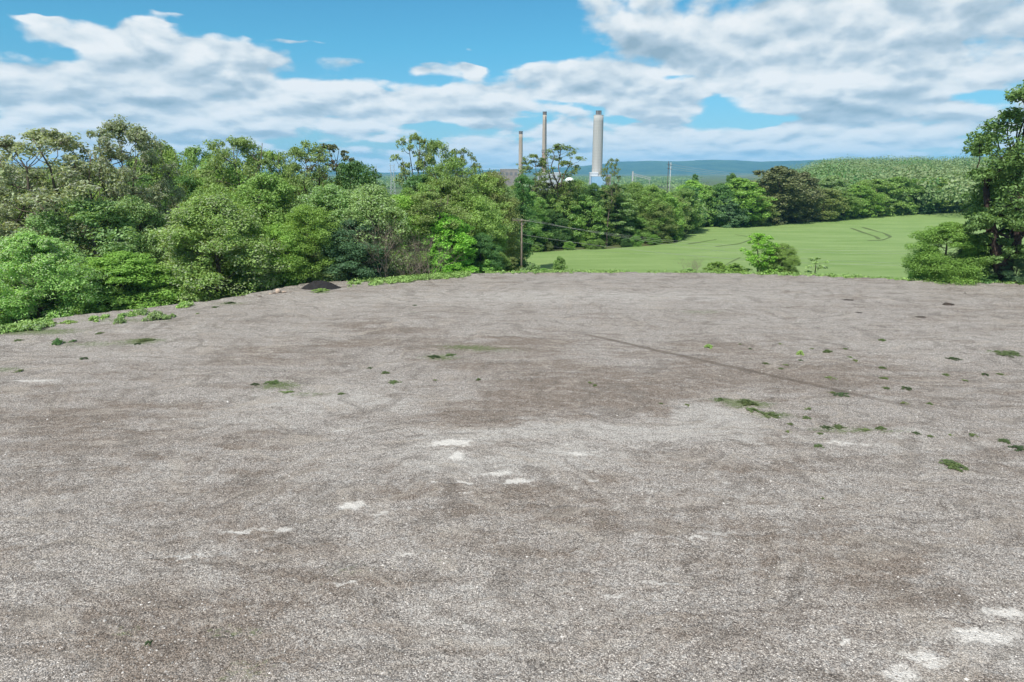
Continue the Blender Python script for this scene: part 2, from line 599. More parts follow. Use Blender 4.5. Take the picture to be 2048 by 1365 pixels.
m, N, b = principled('gravel', 0.9, 0.25)
p = N.new('ShaderNodeTexCoord').outputs['Object']
wv = N.vm('MULTIPLY', N.vm('SUBTRACT', N.noise(p, 0.22, 5, 0.62, out='Color'), (0.5, 0.5, 0.5)), (5.0, 6.5, 0.0))
pw = N.vm('ADD', p, wv)
wv2 = N.vm('MULTIPLY', N.vm('SUBTRACT', N.noise(p, 1.1, 5, 0.65, out='Color'), (0.5, 0.5, 0.5)), (1.1, 1.5, 0.0))
pw2 = N.vm('ADD', p, wv2)
brown_px = [(980, 835, 90, 14, 0.8), (1130, 800, 210, 26, 1.1), (1250, 765, 200, 24, 0.8), (960, 838, 80, 9, 0.9), (500, 715, 90, 10, 0.5), (760, 655, 120, 9, 0.4),
            (900, 700, 200, 20, 0.45), (120, 830, 170, 35, 0.55), (60, 780, 90, 12, 0.35), (1500, 740, 260, 30, 0.35), (1750, 760, 250, 35, 0.35),
            (1130, 1010, 230, 32, 0.45), (950, 985, 120, 14, 0.4), (500, 1080, 180, 26, 0.4), (280, 1230, 210, 60, 0.45), (700, 1160, 240, 50, 0.35),
            (1560, 875, 120, 14, 0.5), (1420, 930, 120, 18, 0.35), (1700, 595, 50, 3.2, 1.0), (1580, 586, 24, 1.8, 0.9), (1990, 640, 120, 8, 0.2),
            (840, 1000, 130, 12, 0.3), (1400, 1250, 220, 60, 0.35), (1780, 1130, 150, 40, 0.35), (700, 690, 60, 6, 0.4), (1060, 735, 150, 12, 0.35),
            (1330, 700, 220, 16, 0.25), (1930, 590, 130, 5, 0.35), (1960, 1000, 150, 30, 0.3), (1040, 1130, 200, 30, 0.25), (250, 900, 330, 90, 0.35), (1600, 1080, 380, 90, 0.35), (420, 1290, 330, 70, 0.45),
            (1180, 795, 150, 16, 0.6), (1000, 832, 60, 7, 0.8), (1520, 860, 60, 8, 0.5), (560, 700, 130, 14, 0.5), (980, 680, 180, 16, 0.35), (700, 655, 60, 5, 0.4), (1450, 690, 140, 12, 0.3)]
white_px = [(1430, 832, 82, 22, 1.9), (1150, 870, 260, 13, 0.6), (1280, 865, 260, 15, 0.9), (1010, 868, 150, 10, 0.8), (650, 800, 190, 24, 0.75), (900, 915, 170, 30, 0.6), (1100, 930, 260, 30, 0.45), (480, 850, 200, 26, 0.4), (330, 700, 260, 20, 0.35),
            (1100, 600, 420, 14, 0.35), (700, 610, 220, 12, 0.25), (1700, 640, 300, 14, 0.2), (150, 640, 220, 10, 0.2), (1980, 1300, 110, 30, 0.6), (1900, 1260, 120, 24, 0.5),
            (1700, 880, 260, 14, 0.3), (1900, 900, 180, 14, 0.35), (1180, 905, 110, 12, 0.4), (330, 940, 120, 22, 0.25), (1000, 1260, 260, 60, 0.35), (1500, 1000, 300, 22, 0.3), (400, 660, 300, 12, 0.35), (1800, 690, 300, 20, 0.3), (1300, 590, 700, 12, 0.35)]
chalk_px = [(893, 888, 34, 3.6, 1.2), (915, 884, 30, 2.6, 0.9), (918, 914, 18, 7, 1.0), (990, 948, 40, 4, 0.7), (1040, 963, 30, 4, 0.8), (935, 965, 18, 3, 0.6),
            (870, 967, 7, 3, 0.8), (705, 1015, 26, 8, 0.7), (760, 1030, 24, 4, 0.5), (1160, 909, 26, 5, 0.8), (1190, 965, 8, 3, 0.6), (680, 860, 22, 3, 0.5),
            (2010, 1225, 32, 10, 1.0), (1975, 1275, 66, 16, 0.85), (1690, 1282, 9, 10, 0.8), (1850, 1315, 44, 15, 0.75), (1800, 1345, 38, 12, 0.75), (480, 525 + 540, 40, 3, 0.6), (560, 1062, 24, 8, 0.6), (1330, 1165, 50, 4, 0.5), (1390, 1080, 60, 3, 0.4), (690, 1165, 24, 5, 0.5), (1230, 1190, 30, 4, 0.45), (1200, 750, 2, 1, 0.1),
            (70, 762, 50, 4, 0.5), (810, 1112, 22, 4, 0.5), (390, 1112, 60, 3, 0.6), (1430, 1070, 50, 3, 0.4), (1950, 1260, 40, 8, 0.6), (1690, 890, 60, 3, 0.4)]
moss_px = [(1495, 808, 50, 8, 0.9), (1545, 832, 45, 6, 0.7), (1440, 801, 26, 4, 0.6), (560, 773, 45, 9, 0.7), (880, 716, 40, 8, 0.6), (925, 695, 60, 6, 0.5),
           (990, 700, 70, 8, 0.35), (290, 683, 45, 6, 0.7), (180, 690, 90, 6, 0.45), (60, 665, 110, 7, 0.8), (250, 642, 110, 5, 0.45), (460, 608, 40, 4, 0.5),
           (15, 740, 30, 6, 0.5), (1905, 935, 30, 5, 0.5), (2010, 706, 40, 3, 0.5), (700, 1140, 60, 14, 0.25), (480, 1262, 60, 16, 0.35), (250, 1270, 40, 12, 0.3), (1400, 625, 60, 4, 0.4),
           (640, 586, 22, 2, 0.8), (830, 625, 20, 1.5, 0.3), (1660, 860, 60, 6, 0.4), (1760, 864, 90, 5, 0.4), (500, 1340, 60, 20, 0.3), (620, 790, 60, 6, 0.4)]
brown = N.blobs(pw, [gblob(*x) for x in brown_px], 0.08)
white = N.blobs(pw, [gblob(*x) for x in white_px], 0.0)
chalk = N.blobs(pw2, [gblob(*x) for x in chalk_px], 0.0)
moss = N.blobs(pw2, [gblob(*x) for x in moss_px], 0.0)
# streaks left by grading and tyres run mostly across the view
ps = N.vm('MULTIPLY', pw2, (0.28, 1.35, 1.0))
streak = N.noise(ps, 0.75, 6, 0.62, 0.6)
streak2 = N.noise(N.vm('MULTIPLY', pw2, (0.5, 1.6, 1.0)), 2.2, 5, 0.65)
patch = N.noise(p, 0.16, 6, 0.6)
mott = N.noise(p, 1.7, 5, 0.65)
bf = N.m('ADD', brown, N.m('MULTIPLY_ADD', N.m('SUBTRACT', patch, 0.5), 1.8, N.m('MULTIPLY', N.m('SUBTRACT', streak, 0.5), 3.2)))
bf = N.mr(N.m('MULTIPLY_ADD', N.m('SUBTRACT', mott, 0.5), 1.5, bf), 0.0, 0.80)
wf = N.m('ADD', white, N.m('MULTIPLY', N.m('SUBTRACT', streak2, 0.5), 2.6))
# old wheel arcs scraped round the middle of the lot
cc_ = gp(1010, 1010)
rel0 = N.vm('SUBTRACT', pw2, (float(cc_[0]), float(cc_[1]), 0.0))
rx_, ry_, _z = N.sep(rel0)
rad_ = N.vm('LENGTH', N.vm('MULTIPLY', rel0, (1.0, 1.0, 0.0)))
arc = N.noise(N.xyz(N.m('MULTIPLY', rad_, 2.1), N.m('MULTIPLY', N.m('ARCTAN2', ry_, rx_), 1.6), 0.0), 1.0, 5, 0.6)
arc = N.m('MULTIPLY', N.m('SUBTRACT', arc, 0.5), N.mr(rad_, 10.0, 26.0, 1.9, 0.0))
bf = N.m('MULTIPLY_ADD', N.m('ABSOLUTE', arc), -0.6, N.m('SUBTRACT', bf, N.m('MULTIPLY', arc, 0.5)), clamp=True)
wf = N.mr(N.m('ADD', arc, N.m('MULTIPLY_ADD', N.m('SUBTRACT', mott, 0.5), 1.2, wf)), 0.05, 0.95)
v1 = N.voro(p, 27.0)
v2 = N.voro(p, 11.0)
stone = N.sep(v1.outputs['Color'])[0]
stone2 = N.sep(v2.outputs['Color'])[1]
# stones: mostly mid grey limestone, some nearly black, some nearly white
rp = N.new('ShaderNodeValToRGB')
N.put(rp.inputs[0], stone)
e_ = rp.color_ramp.elements
e_[0].position = 0.0; e_[0].color = (0.125, 0.107, 0.095, 1)
e_[1].position = 1.0; e_[1].color = (0.82, 0.755, 0.69, 1)
for pos, c_ in ((0.25, (0.26, 0.230, 0.206, 1)), (0.6, (0.40, 0.36, 0.325, 1)), (0.86, (0.53, 0.48, 0.435, 1))):
    x_ = e_.new(pos); x_.color = c_
base = rp.outputs[0]
base = N.mix(N.m('MULTIPLY', N.m('GREATER_THAN', stone2, 0.86), 0.55), base, (0.46, 0.44, 0.42))
base = N.mix(N.m('MULTIPLY', bf, 0.85), base, N.mix(stone, (0.10, 0.075, 0.057), (0.35, 0.28, 0.225)))
base = N.mix(N.m('MULTIPLY', wf, 0.75), base, N.mix(stone, (0.36, 0.335, 0.31), (0.72, 0.68, 0.63)))
pw3 = N.vm('ADD', pw2, N.vm('MULTIPLY', N.vm('SUBTRACT', N.noise(p, 0.09, 3, 0.5, out='Color'), (0.5, 0.5, 0.5)), (10.0, 22.0, 0.0)))
sand = N.mr(N.noise(N.vm('MULTIPLY', pw3, (0.30, 1.15, 1.0)), 0.85, 6, 0.62), 0.545, 0.64)
sand = N.m('MAXIMUM', sand, N.m('MULTIPLY', N.mr(N.noise(N.vm('MULTIPLY', pw3, (0.45, 1.2, 1.0)), 2.1, 5, 0.62), 0.56, 0.66), 0.7))
base = N.mix(N.m('MULTIPLY', sand, 0.68), base, N.mix(stone, (0.34, 0.30, 0.255), (0.54, 0.475, 0.41)))
dk = N.mr(N.noise(N.vm('MULTIPLY', pw3, (0.5, 1.0, 1.0)), 0.9, 6, 0.66), 0.51, 0.62)
base = N.mix(N.m('MULTIPLY', dk, 0.50), base, N.mix(stone, (0.075, 0.062, 0.052), (0.27, 0.232, 0.198)))
gaps = N.mr(v1.outputs['Distance'], 0.30, 0.75, 1.0, 0.45)
base = N.mix(1.0, base, N.xyz(gaps, gaps, gaps), 'MULTIPLY')
cf = N.mr(N.m('MULTIPLY_ADD', N.m('SUBTRACT', mott, 0.5), 0.9, N.m('MULTIPLY_ADD', N.m('SUBTRACT', N.noise(p, 3.5, 8, 0.85), 0.5), 2.4, chalk)), 0.16, 0.75)
base = N.mix(N.m('MULTIPLY', cf, 0.9), base, N.mix(stone, (0.50, 0.475, 0.44), (0.68, 0.65, 0.61)))
# the long dark wheel rut running down to the right
pa, pb_ = gp(1085, 650), gp(1990, 860)
dv = (pb_ - pa)[:2]; ln = float(np.hypot(*dv)); dv = dv / ln
rel = N.vm('SUBTRACT', N.vm('ADD', p, N.vm('MULTIPLY', wv, (0.10, 0.10, 0.0))), (float(pa[0]), float(pa[1]), 0.0))
along = N.vm('DOT_PRODUCT', rel, (float(dv[0]), float(dv[1]), 0.0))
across = N.m('ADD', N.vm('DOT_PRODUCT', rel, (float(-dv[1]), float(dv[0]), 0.0)),
             N.m('MULTIPLY', N.m('POWER', N.m('DIVIDE', along, ln), 2.0), -0.8))
rut = N.m('MULTIPLY', N.mr(N.m('ABSOLUTE', across), 0.10, 0.38, 1.0, 0.0, True),
          N.m('MULTIPLY', N.mr(along, 2.0, 6.0), N.mr(along, ln * 0.75, ln, 1.0, 0.0)))
base = N.mix(N.m('MULTIPLY', rut, 0.62), base, (0.085, 0.065, 0.050))
mf = N.mr(N.m('MULTIPLY_ADD', N.m('SUBTRACT', N.noise(p, 5.0, 5, 0.7), 0.5), 2.2, moss), 0.30, 0.75)
base = N.mix(N.m('MULTIPLY', mf, 0.75), base, N.mix(stone, (0.045, 0.075, 0.018), (0.13, 0.175, 0.05)))
N.put(b.inputs['Base Color'], base)
bn = N.new('ShaderNodeBump'); bn.inputs['Strength'].default_value = 0.9; bn.inputs['Distance'].default_value = 0.03
N.put(bn.inputs['Height'], N.m('SUBTRACT', 1.0, v1.outputs['Distance']))
bn2 = N.new('ShaderNodeBump'); bn2.inputs['Strength'].default_value = 0.8; bn2.inputs['Distance'].default_value = 0.16
N.put(bn2.inputs['Height'], N.m('ADD', streak2, N.m('MULTIPLY', streak, 1.2)))
N.put(bn2.inputs['Normal'], bn.outputs[0])
N.put(b.inputs['Normal'], bn2.outputs[0])
GRAVEL = m
link('gravel_lot', lot_me, m, kind='structure')

# crop field beyond the lot
fpx = [(1052, 509), (1120, 505), (1200, 501), (1290, 495), (1350, 489), (1366, 476), (1372, 457), (1440, 454), (1500, 454), (1560, 447), (1640, 437), (1720, 431),
       (1800, 428), (1940, 425), (2100, 422), (2400, 419)]
fpoly = [hit(*q_)[:2] for q_ in fpx]
ROWPTS = fpoly
FIELD = np.array([gp(1005, 546)[:2] + np.array([1, 6.0])] + fpoly + [fpoly[-1] + np.array([60, -150]), (190, 60), (120, 62)]
                 + [np.array(e_) + np.array([0, 5.0]) for e_ in edge[::-1] if 2 < e_[0] < 95])
fx = np.arange(-10, 420, 1.6)
fy = np.arange(60, 420, 1.6)
FX, FY = np.meshgrid(fx, fy, indexing='ij')
fs = seg_dist(FX, FY, FIELD) + 0.8 * snoise(FX, FY, 17, 3, 0.3)
keep = fs < 0.8
FZ = H(FX, FY) + 0.45 * sstep(0.8, -1.5, fs) + 0.06 * snoise(FX, FY, 31, 3, 0.5)
idx = -np.ones(FX.shape, int); idx[keep] = np.arange(keep.sum())
q = np.stack([idx[:-1, :-1], idx[1:, :-1], idx[1:, 1:], idx[:-1, 1:]], -1).reshape(-1, 4)
q = q[(q >= 0).all(1)]
m, N, b = principled('crop', 0.75, 0.2)
p = N.new('ShaderNodeTexCoord').outputs['Object']
c = N.mix(N.mr(N.noise(N.vm('MULTIPLY', p, (0.05, 0.22, 1.0)), 1.0, 6, 0.6), 0.35, 0.65), (0.165, 0.260, 0.072), (0.240, 0.330, 0.120))
c = N.mix(N.m('MULTIPLY', N.mr(N.noise(N.vm('MULTIPLY', p, (0.5, 1.6, 1.0)), 1.0, 5, 0.7), 0.5, 0.75), 0.5), c, (0.140, 0.225, 0.060))
c = N.mix(N.m('MULTIPLY', N.mr(N.noise(p, 9.0, 3, 0.7), 0.4, 0.7), 0.4), c, (0.13, 0.21, 0.06))
N.put(b.inputs['Base Color'], c)
bn = N.new('ShaderNodeBump'); bn.inputs['Strength'].default_value = 0.9; bn.inputs['Distance'].default_value = 0.25
N.put(bn.inputs['Height'], N.noise(p, 6.0, 5, 0.75)); N.put(b.inputs['Normal'], bn.outputs[0])
CROP = m
link('field', mesh_np('field', np.stack([FX[keep], FY[keep], FZ[keep]], -1), q, True), m, kind='structure')


def ribbon(pts, w, dz=0.06):
    """flattened track through the crop, draped on the field"""
    P = np.array([hit(u_, v_, 0.45)[:2] for u_, v_ in pts])
    s = np.linspace(0, len(P) - 1, 60)
    Q = np.stack([np.interp(s, np.arange(len(P)), P[:, k_]) for k_ in (0, 1)], -1)
    for _ in range(6):
        Q[1:-1] = (Q[:-2] + Q[1:-1] * 2 + Q[2:]) / 4
    t_ = np.gradient(Q, axis=0); t_ /= np.linalg.norm(t_, axis=1)[:, None]
    n_ = np.stack([-t_[:, 1], t_[:, 0]], -1)
    ww = w * (0.8 + 0.3 * np.sin(s * 3.1))[:, None]
    a_, b_ = Q + n_ * ww / 2, Q - n_ * ww / 2
    v_ = np.concatenate([np.c_[a_, H(a_[:, 0], a_[:, 1]) + 0.45 + dz], np.c_[b_, H(b_[:, 0], b_[:, 1]) + 0.45 + dz]])
    i_ = np.arange(59)
    return v_, np.stack([i_, i_ + 60, i_ + 61, i_ + 1], -1)


TRK = plain('flattened_crop', (0.11, 0.155, 0.05), 0.95, 0.15, 0.8)
mb = MB()
for pts, w in (([(1702, 457), (1730, 467), (1752, 474), (1758, 479)], 1.0), ([(1725, 455), (1745, 461), (1770, 468), (1782, 475), (1765, 481), (1735, 482)], 1.0),
               ([(1375, 489), (1400, 485), (1432, 480)], 0.8), ([(1470, 470), (1498, 474), (1503, 480), (1480, 488), (1430, 494)], 0.6),
               ([(1480, 516), (1458, 527), (1440, 538)], 0.35)):
    mb.add(*ribbon(pts, w))
link('tyre_tracks_path', mb.mesh('path'), TRK, kind='structure')

# far ridge of hills, 9 km away
ha = np.radians(np.linspace(-70, 75, 700))
hr = np.linspace(7600, 12000, 40)
prof_u = [-3000, -400, 300, 700, 770, 860, 960, 1060, 1140, 1190, 1240, 1300, 1360, 1420, 1470, 1520, 1580, 1660, 1800, 2000, 3200]
prof_v = [341, 340, 340, 342, 346, 344, 341, 338, 335, 330, 324, 322, 323, 320, 321, 324, 322, 320, 321, 322, 330]
paz = [azel(u_, v_)[0] for u_, v_ in zip(prof_u, prof_v)]
ph = [math.tan(azel(u_, v_)[1]) * 9500 + CAM_H for u_, v_ in zip(prof_u, prof_v)]
HA, HR = np.meshgrid(ha, hr, indexing='ij')
top = np.interp(HA, paz, ph)
prof = np.exp(-((HR - 9500) / 900) ** 2)
xx, yy = HR * np.sin(HA), HR * np.cos(HA)
sp = 0.55 + 0.45 * snoise(xx, yy, 44, 4, 0.0022)
HZ = -30 + (top + 30) * np.clip(prof + 0.25 * sp * np.exp(-((HR - 8500) / 500) ** 2) * (1 - prof), 0, 1) + 3 * snoise(xx, yy, 45, 3, 0.02) * prof
n1, n2 = HA.shape
i = np.arange(n1 - 1)[:, None] * n2; j = np.arange(n2 - 1)[None, :]
q = np.stack([i + j, i + 1 + j, i + n2 + 1 + j, i + n2 + j], -1).reshape(-1, 4)
m, N, b = principled('wooded_hill', 0.95, 0.1)
p = N.new('ShaderNodeTexCoord').outputs['Object']
c = N.mix(N.mr(N.noise(N.vm('MULTIPLY', p, (1, 0.6, 3)), 0.004, 8, 0.7), 0.38, 0.62), (0.020, 0.050, 0.022), (0.055, 0.095, 0.035))
N.put(b.inputs['Base Color'], c)
bn = N.new('ShaderNodeBump'); bn.inputs['Strength'].default_value = 1.0; bn.inputs['Distance'].default_value = 20
N.put(bn.inputs['Height'], N.noise(p, 0.03, 5, 0.7)); N.put(b.inputs['Normal'], bn.outputs[0])
link('hills', mesh_np('hills', np.stack([xx, yy, HZ], -1).reshape(-1, 3), q, True), m, kind='structure')


# ------------------------------------------------------------------ trees
def leaf_quads(cen, rad, cnt, size, r, upb=0.45, elong=1.7, shell=0.55):
    """leaf-sized faces around clump centres; cen (n,3), rad (n,3)"""
    n = len(cen)
    c_ = np.repeat(cen, cnt, 0)
    rd = np.repeat(rad, cnt, 0)
    d = r.normal(size=(n * cnt, 3)); d /= np.linalg.norm(d, axis=1)[:, None]
    rr_ = shell + (1 - shell) * r.random((n * cnt, 1)) ** 0.7
    rr_ *= np.where(r.random((n * cnt, 1)) < 0.12, 1.25, 1.0)
    p_ = c_ + d * rr_ * rd
    nm = d * 0.55 + np.array([0, 0, upb]) + r.normal(size=d.shape) * 0.45
    nm /= np.linalg.norm(nm, axis=1)[:, None]
    t_ = np.cross(nm, r.normal(size=d.shape)); t_ /= np.linalg.norm(t_, axis=1)[:, None] + 1e-9
    b_ = np.cross(nm, t_)
    s = (size * r.uniform(0.65, 1.35, (n * cnt, 1)))
    t_ = t_ * s * elong / 2; b_ = b_ * s / 2
    v = np.stack([p_ - t_, p_ - b_ * 0.9 + t_ * 0.1, p_ + t_, p_ + b_ * 0.9 + t_ * 0.1], 1).reshape(-1, 3)
    q_ = np.arange(len(v)).reshape(-1, 4)
    return v, q_


def bend(p0, p1, r, n=5, wob=0.08, sag=0.15):
    t_ = np.linspace(0, 1, n)[:, None]
    ln_ = np.linalg.norm(p1 - p0)
    P = p0 + (p1 - p0) * t_
    P[:, 2] += sag * ln_ * np.sin(np.pi * t_[:, 0]) * -0.5
    P[1:-1] += r.normal(size=(n - 2, 3)) * wob * ln_ * 0.5
    return P


PROTO = {}


def build_tree(key, seed, Ht, R, cb, prof, lobes, sub, cnt, leaf, lobe_r=0.33, flat=0.7, trunk_r=0.022, fork=0.0, lean=(0, 0), twigs=False, upb=0.45, gap=0.0, sub_r=0.42, trunk_sides=7, top_w=0.0, elong=1.7, whorl=0):
    r = np.random.default_rng(seed)
    if not key.startswith(('far', 'shrub', 'wispsap')):
        cnt = int(cnt * (0.85 if key.startswith('broad') else 1.0))
        lobes, lobe_r, sub, cnt, leaf, sub_r = int(lobes * 1.35), lobe_r * 0.88, int(sub * 1.3), int(cnt * 1.6), leaf * 0.56, sub_r * 1.12
    T_, F_ = MB(), MB()
    # trunk line
    nseg = 9
    zz = np.linspace(-1.2, Ht * (0.93 if not fork else fork), nseg)
    tx = lean[0] * (zz / Ht) * Ht + np.cumsum(r.normal(size=nseg)) * 0.012 * Ht * (zz > 0)
    ty = lean[1] * (zz / Ht) * Ht + np.cumsum(r.normal(size=nseg)) * 0.012 * Ht * (zz > 0)
    line = np.stack([tx, ty, zz], -1)
    tr0 = trunk_r * Ht
    rad = tr0 * (1.15 - 0.9 * np.clip(zz / Ht, 0, 1)) * np.where(zz < 0.3, 1.25, 1)
    T_.tube(line, rad, trunk_sides)

    def on_trunk(z):
        return np.array([np.interp(z, zz, tx), np.interp(z, zz, ty), z])
    heads = []
    if fork:
        top = line[-1]
        nf = r.integers(3, 5)
        for f_ in range(nf):
            a_ = 2 * np.pi * (f_ + r.uniform(-0.25, 0.25)) / nf
            end = top + np.array([math.cos(a_) * R * 0.5, math.sin(a_) * R * 0.5, (Ht * r.uniform(0.78, 0.98) - top[2])])
            P = bend(top, end, r, 6, 0.06, 0.1)
            T_.tube(P, np.linspace(rad[-1] * 0.85, tr0 * 0.13, 6), 6)
            heads.append(P)
    cen = []
    for l_ in range(lobes):
        t_ = (l_ + r.uniform(0, 1)) / lobes
        z = Ht * (cb + (1 - cb) * t_)
        pr = prof(t_)
        a_ = l_ * 2.399 + r.uniform(-0.5, 0.5)
        rho = R * pr * r.uniform(0.45, 0.86) if t_ < 0.93 else R * pr * r.uniform(0, 0.4)
        ax = on_trunk(min(z, zz[-1]))
        c_ = np.array([lean[0] * z * 0.6 + ax[0] * 0.4 + math.cos(a_) * rho, lean[1] * z * 0.6 + ax[1] * 0.4 + math.sin(a_) * rho, min(z, Ht * 0.96)])
        if r.random() < gap:
            continue
        cen.append((c_, R * lobe_r * (0.6 + 0.6 * pr) * r.uniform(0.7, 1.25)))
        # limb from the trunk or a fork
        src = None
        if heads:
            best = min(((np.linalg.norm(h_[k_] - c_) + (3 if h_[k_][2] > c_[2] else 0), h_[k_]) for h_ in heads for k_ in range(1, 5)), key=lambda q_: q_[0])
            src = best[1]
            if c_[2] < line[-1][2] + 0.5:
                src = on_trunk(max(0.3, c_[2] - 0.5 * rho))
        else:
            src = on_trunk(min(zz[-1] * 0.97, max(Ht * 0.06, z - rho * r.uniform(0.5, 0.9))))
        k0 = tr0 * (0.42 if not twigs else 0.34) * (1 - 0.6 * t_)
        T_.tube(bend(src, c_, r, 5, 0.07, 0.12), np.linspace(k0, tr0 * 0.08, 5), 5, cap=False)
    C_, Rd = [], []
    for c_, lr in cen:
        n_ = max(3, int(sub * r.uniform(0.7, 1.3)))
        d = r.normal(size=(n_, 3)); d /= np.linalg.norm(d, axis=1)[:, None]
        d[:, 2] = np.where(r.random(n_) < 0.65, np.abs(d[:, 2]), d[:, 2])
        pp = c_ + d * lr * r.uniform(0.55, 1.05, (n_, 1)) * np.array([1, 1, flat])
        C_.append(pp)
        sr = lr * sub_r * r.uniform(0.55, 1.25, (n_, 1))
        Rd.append(sr * np.array([1.15, 1.15, 0.75]))
        if twigs:
            for k_ in range(n_):
                T_.tube(bend(c_, pp[k_], r, 4, 0.1, 0.0), np.linspace(tr0 * 0.09, tr0 * 0.03, 4), 3, cap=False)
    C_, Rd = np.concatenate(C_), np.concatenate(Rd)
    k_ = C_[:, 2] > 0.15
    v, q_ = leaf_quads(C_[k_], Rd[k_], cnt, leaf, r, upb, elong)
    v[:, 2] = np.maximum(v[:, 2], -0.3)
    F_.add(v, q_)
    tm, fm = T_.mesh(key + '_trunk', True), F_.mesh(key + '_crown')
    lo, hi = np.percentile(v[:, 0], 2), np.percentile(v[:, 0], 98)
    PROTO[key] = dict(trunk=tm, crown=fm, h=float(np.percentile(v[:, 2], 99.7)), w=float(hi - lo), cx=float((lo + hi) / 2))


dome = lambda t: max(0.12, math.sin(math.pi * (0.16 + 0.80 * t)) ** 0.7)
egg = lambda t: max(0.12, math.sin(math.pi * min(1, 0.30 + 0.68 * t)) ** 0.8)
high = lambda t: max(0.15, math.sin(math.pi * (0.08 + 0.80 * t)) ** 0.9)
cone = lambda t: max(0.08, (1 - t) ** 0.75)
for s in range(3):
    build_tree('broad%d' % s, 100 + s, 14, 4.6, 0.14, dome, 34, 13, 46, 0.24, gap=0.06, trunk_r=0.016)
for s in range(3):
    build_tree('full%d' % s, 120 + s, 9, 4.0, 0.04, egg, 38, 14, 62, 0.155, lobe_r=0.30, gap=0.03, trunk_r=0.016, upb=0.6)
for s in range(3):
    build_tree('open%d' % s, 140 + s, 18, 5.0, 0.28, high, 32, 10, 26, 0.25, lobe_r=0.25, flat=0.75, fork=0.5, trunk_r=0.015, twigs=True, gap=0.1, lean=((s - 1) * 0.05, 0))
for s in range(3):
    build_tree('wisp%d' % s, 160 + s, 18, 3.8, 0.42, high, 26, 8, 15, 0.25, lobe_r=0.22, flat=0.85, fork=0.55, trunk_r=0.012, twigs=True, gap=0.1, lean=((s - 1) * 0.04, 0), sub_r=0.34)
for s in range(2):
    build_tree('wind%d' % s, 180 + s, 20, 6.2, 0.18, lambda t: 0.30 + 0.75 * math.sin(math.pi * (0.1 + 0.80 * t)), 44, 10, 24, 0.27, lobe_r=0.20, flat=0.85, fork=0.42, trunk_r=0.014, twigs=True, gap=0.1, lean=(-0.10 if s == 0 else 0.04, 0), elong=2.0)
build_tree('egg0', 195, 9, 3.0, 0.03, lambda t: max(0.15, math.sin(math.pi * min(1, 0.22 + 0.76 * t)) ** 0.6), 64, 12, 34, 0.20, lobe_r=0.27, gap=0.0, trunk_r=0.014, flat=0.9)
build_tree('column0', 200, 16, 2.4, 0.05, lambda t: 0.5 + 0.5 * math.sin(math.pi * (0.1 + 0.8 * t)), 30, 11, 36, 0.24, lobe_r=0.42, trunk_r=0.012)
build_tree('cedar0', 210, 10, 2.2, 0.05, cone, 34, 10, 40, 0.20, lobe_r=0.34, flat=0.9, trunk_r=0.016, gap=0.0)
for s in range(2):
    build_tree('shrub%d' % s, 220 + s, 2.6, 1.7, 0.02, egg, 18, 9, 34, 0.13, lobe_r=0.36, gap=0.05, trunk_r=0.016, upb=0.6, trunk_sides=5)
build_tree('sapling0', 230, 4.6, 1.5, 0.25, dome, 16, 8, 26, 0.13, lobe_r=0.34, flat=0.6, trunk_r=0.014, twigs=True, gap=0.08, elong=2.2)
build_tree('wispsap0', 231, 2.6, 0.85, 0.25, dome, 10, 5, 14, 0.10, lobe_r=0.34, flat=0.6, trunk_r=0.016, twigs=True, gap=0.08, elong=2.2)
# ragged crowns for the far rows, larger leaf sprays
for s in range(3):
    build_tree('far%d' % s, 240 + s, 15, 5.6, 0.04, dome, 34, 12, 52, 0.27, lobe_r=0.32, trunk_r=0.016, gap=0.03)


def build_bare(key, seed, Ht, spread, stems, levels=4, r0=0.05):
    r = np.random.default_rng(seed)
    T_ = MB()

    def grow(p0, d, ln_, rad, lv):
        d = d / np.linalg.norm(d)
        p1 = p0 + d * ln_
        T_.tube(bend(p0, p1, r, 4, 0.09, 0.0), np.linspace(rad, rad * 0.6, 4), 4 if lv > 2 else 3, cap=False)
        if lv == 0:
            return
        for k_ in range(r.integers(2, 4)):
            nd = d + r.normal(size=3) * 0.42 + np.array([0, 0, 0.12])
            grow(p1, nd, ln_ * r.uniform(0.6, 0.85), rad * 0.6, lv - 1)
        if lv >= 2:
            grow(p0 + d * ln_ * 0.55, d + r.normal(size=3) * 0.6, ln_ * 0.6, rad * 0.45, lv - 1)
    for s_ in range(stems):
        a_ = r.uniform(0, 6.28)
        b0 = np.array([math.cos(a_), math.sin(a_), 0]) * spread * r.uniform(0, 0.35)
        grow(b0, np.array([math.cos(a_) * 0.35, math.sin(a_) * 0.35, 1.0]), Ht * 0.36, r0, levels)
    me = T_.mesh(key + '_twigs')
    v = np.empty(len(me.vertices) * 3, np.float32); me.vertices.foreach_get('co', v); v = v.reshape(-1, 3)
    PROTO[key] = dict(trunk=me, crown=None, h=float(np.percentile(v[:, 2], 99.7)), w=float(np.percentile(v[:, 0], 98) - np.percentile(v[:, 0], 2)), cx=float(np.median(v[:, 0])))


build_bare('bare0', 300, 8, 2.0, 6, 4, 0.05)
build_bare('bare1', 301, 7, 2.6, 8, 4, 0.045)
build_bare('twiggy0', 302, 2.0, 1.2, 9, 3, 0.014)

TREES = 0
TINT = {'mid': 'mid-green', 'dark': 'dark green', 'soft': 'grey-green', 'bright': 'yellow-green', 'olive': 'olive green'}


def beside(u, marks):
    return min(marks, key=lambda m_: abs(m_[0] - u))[1]


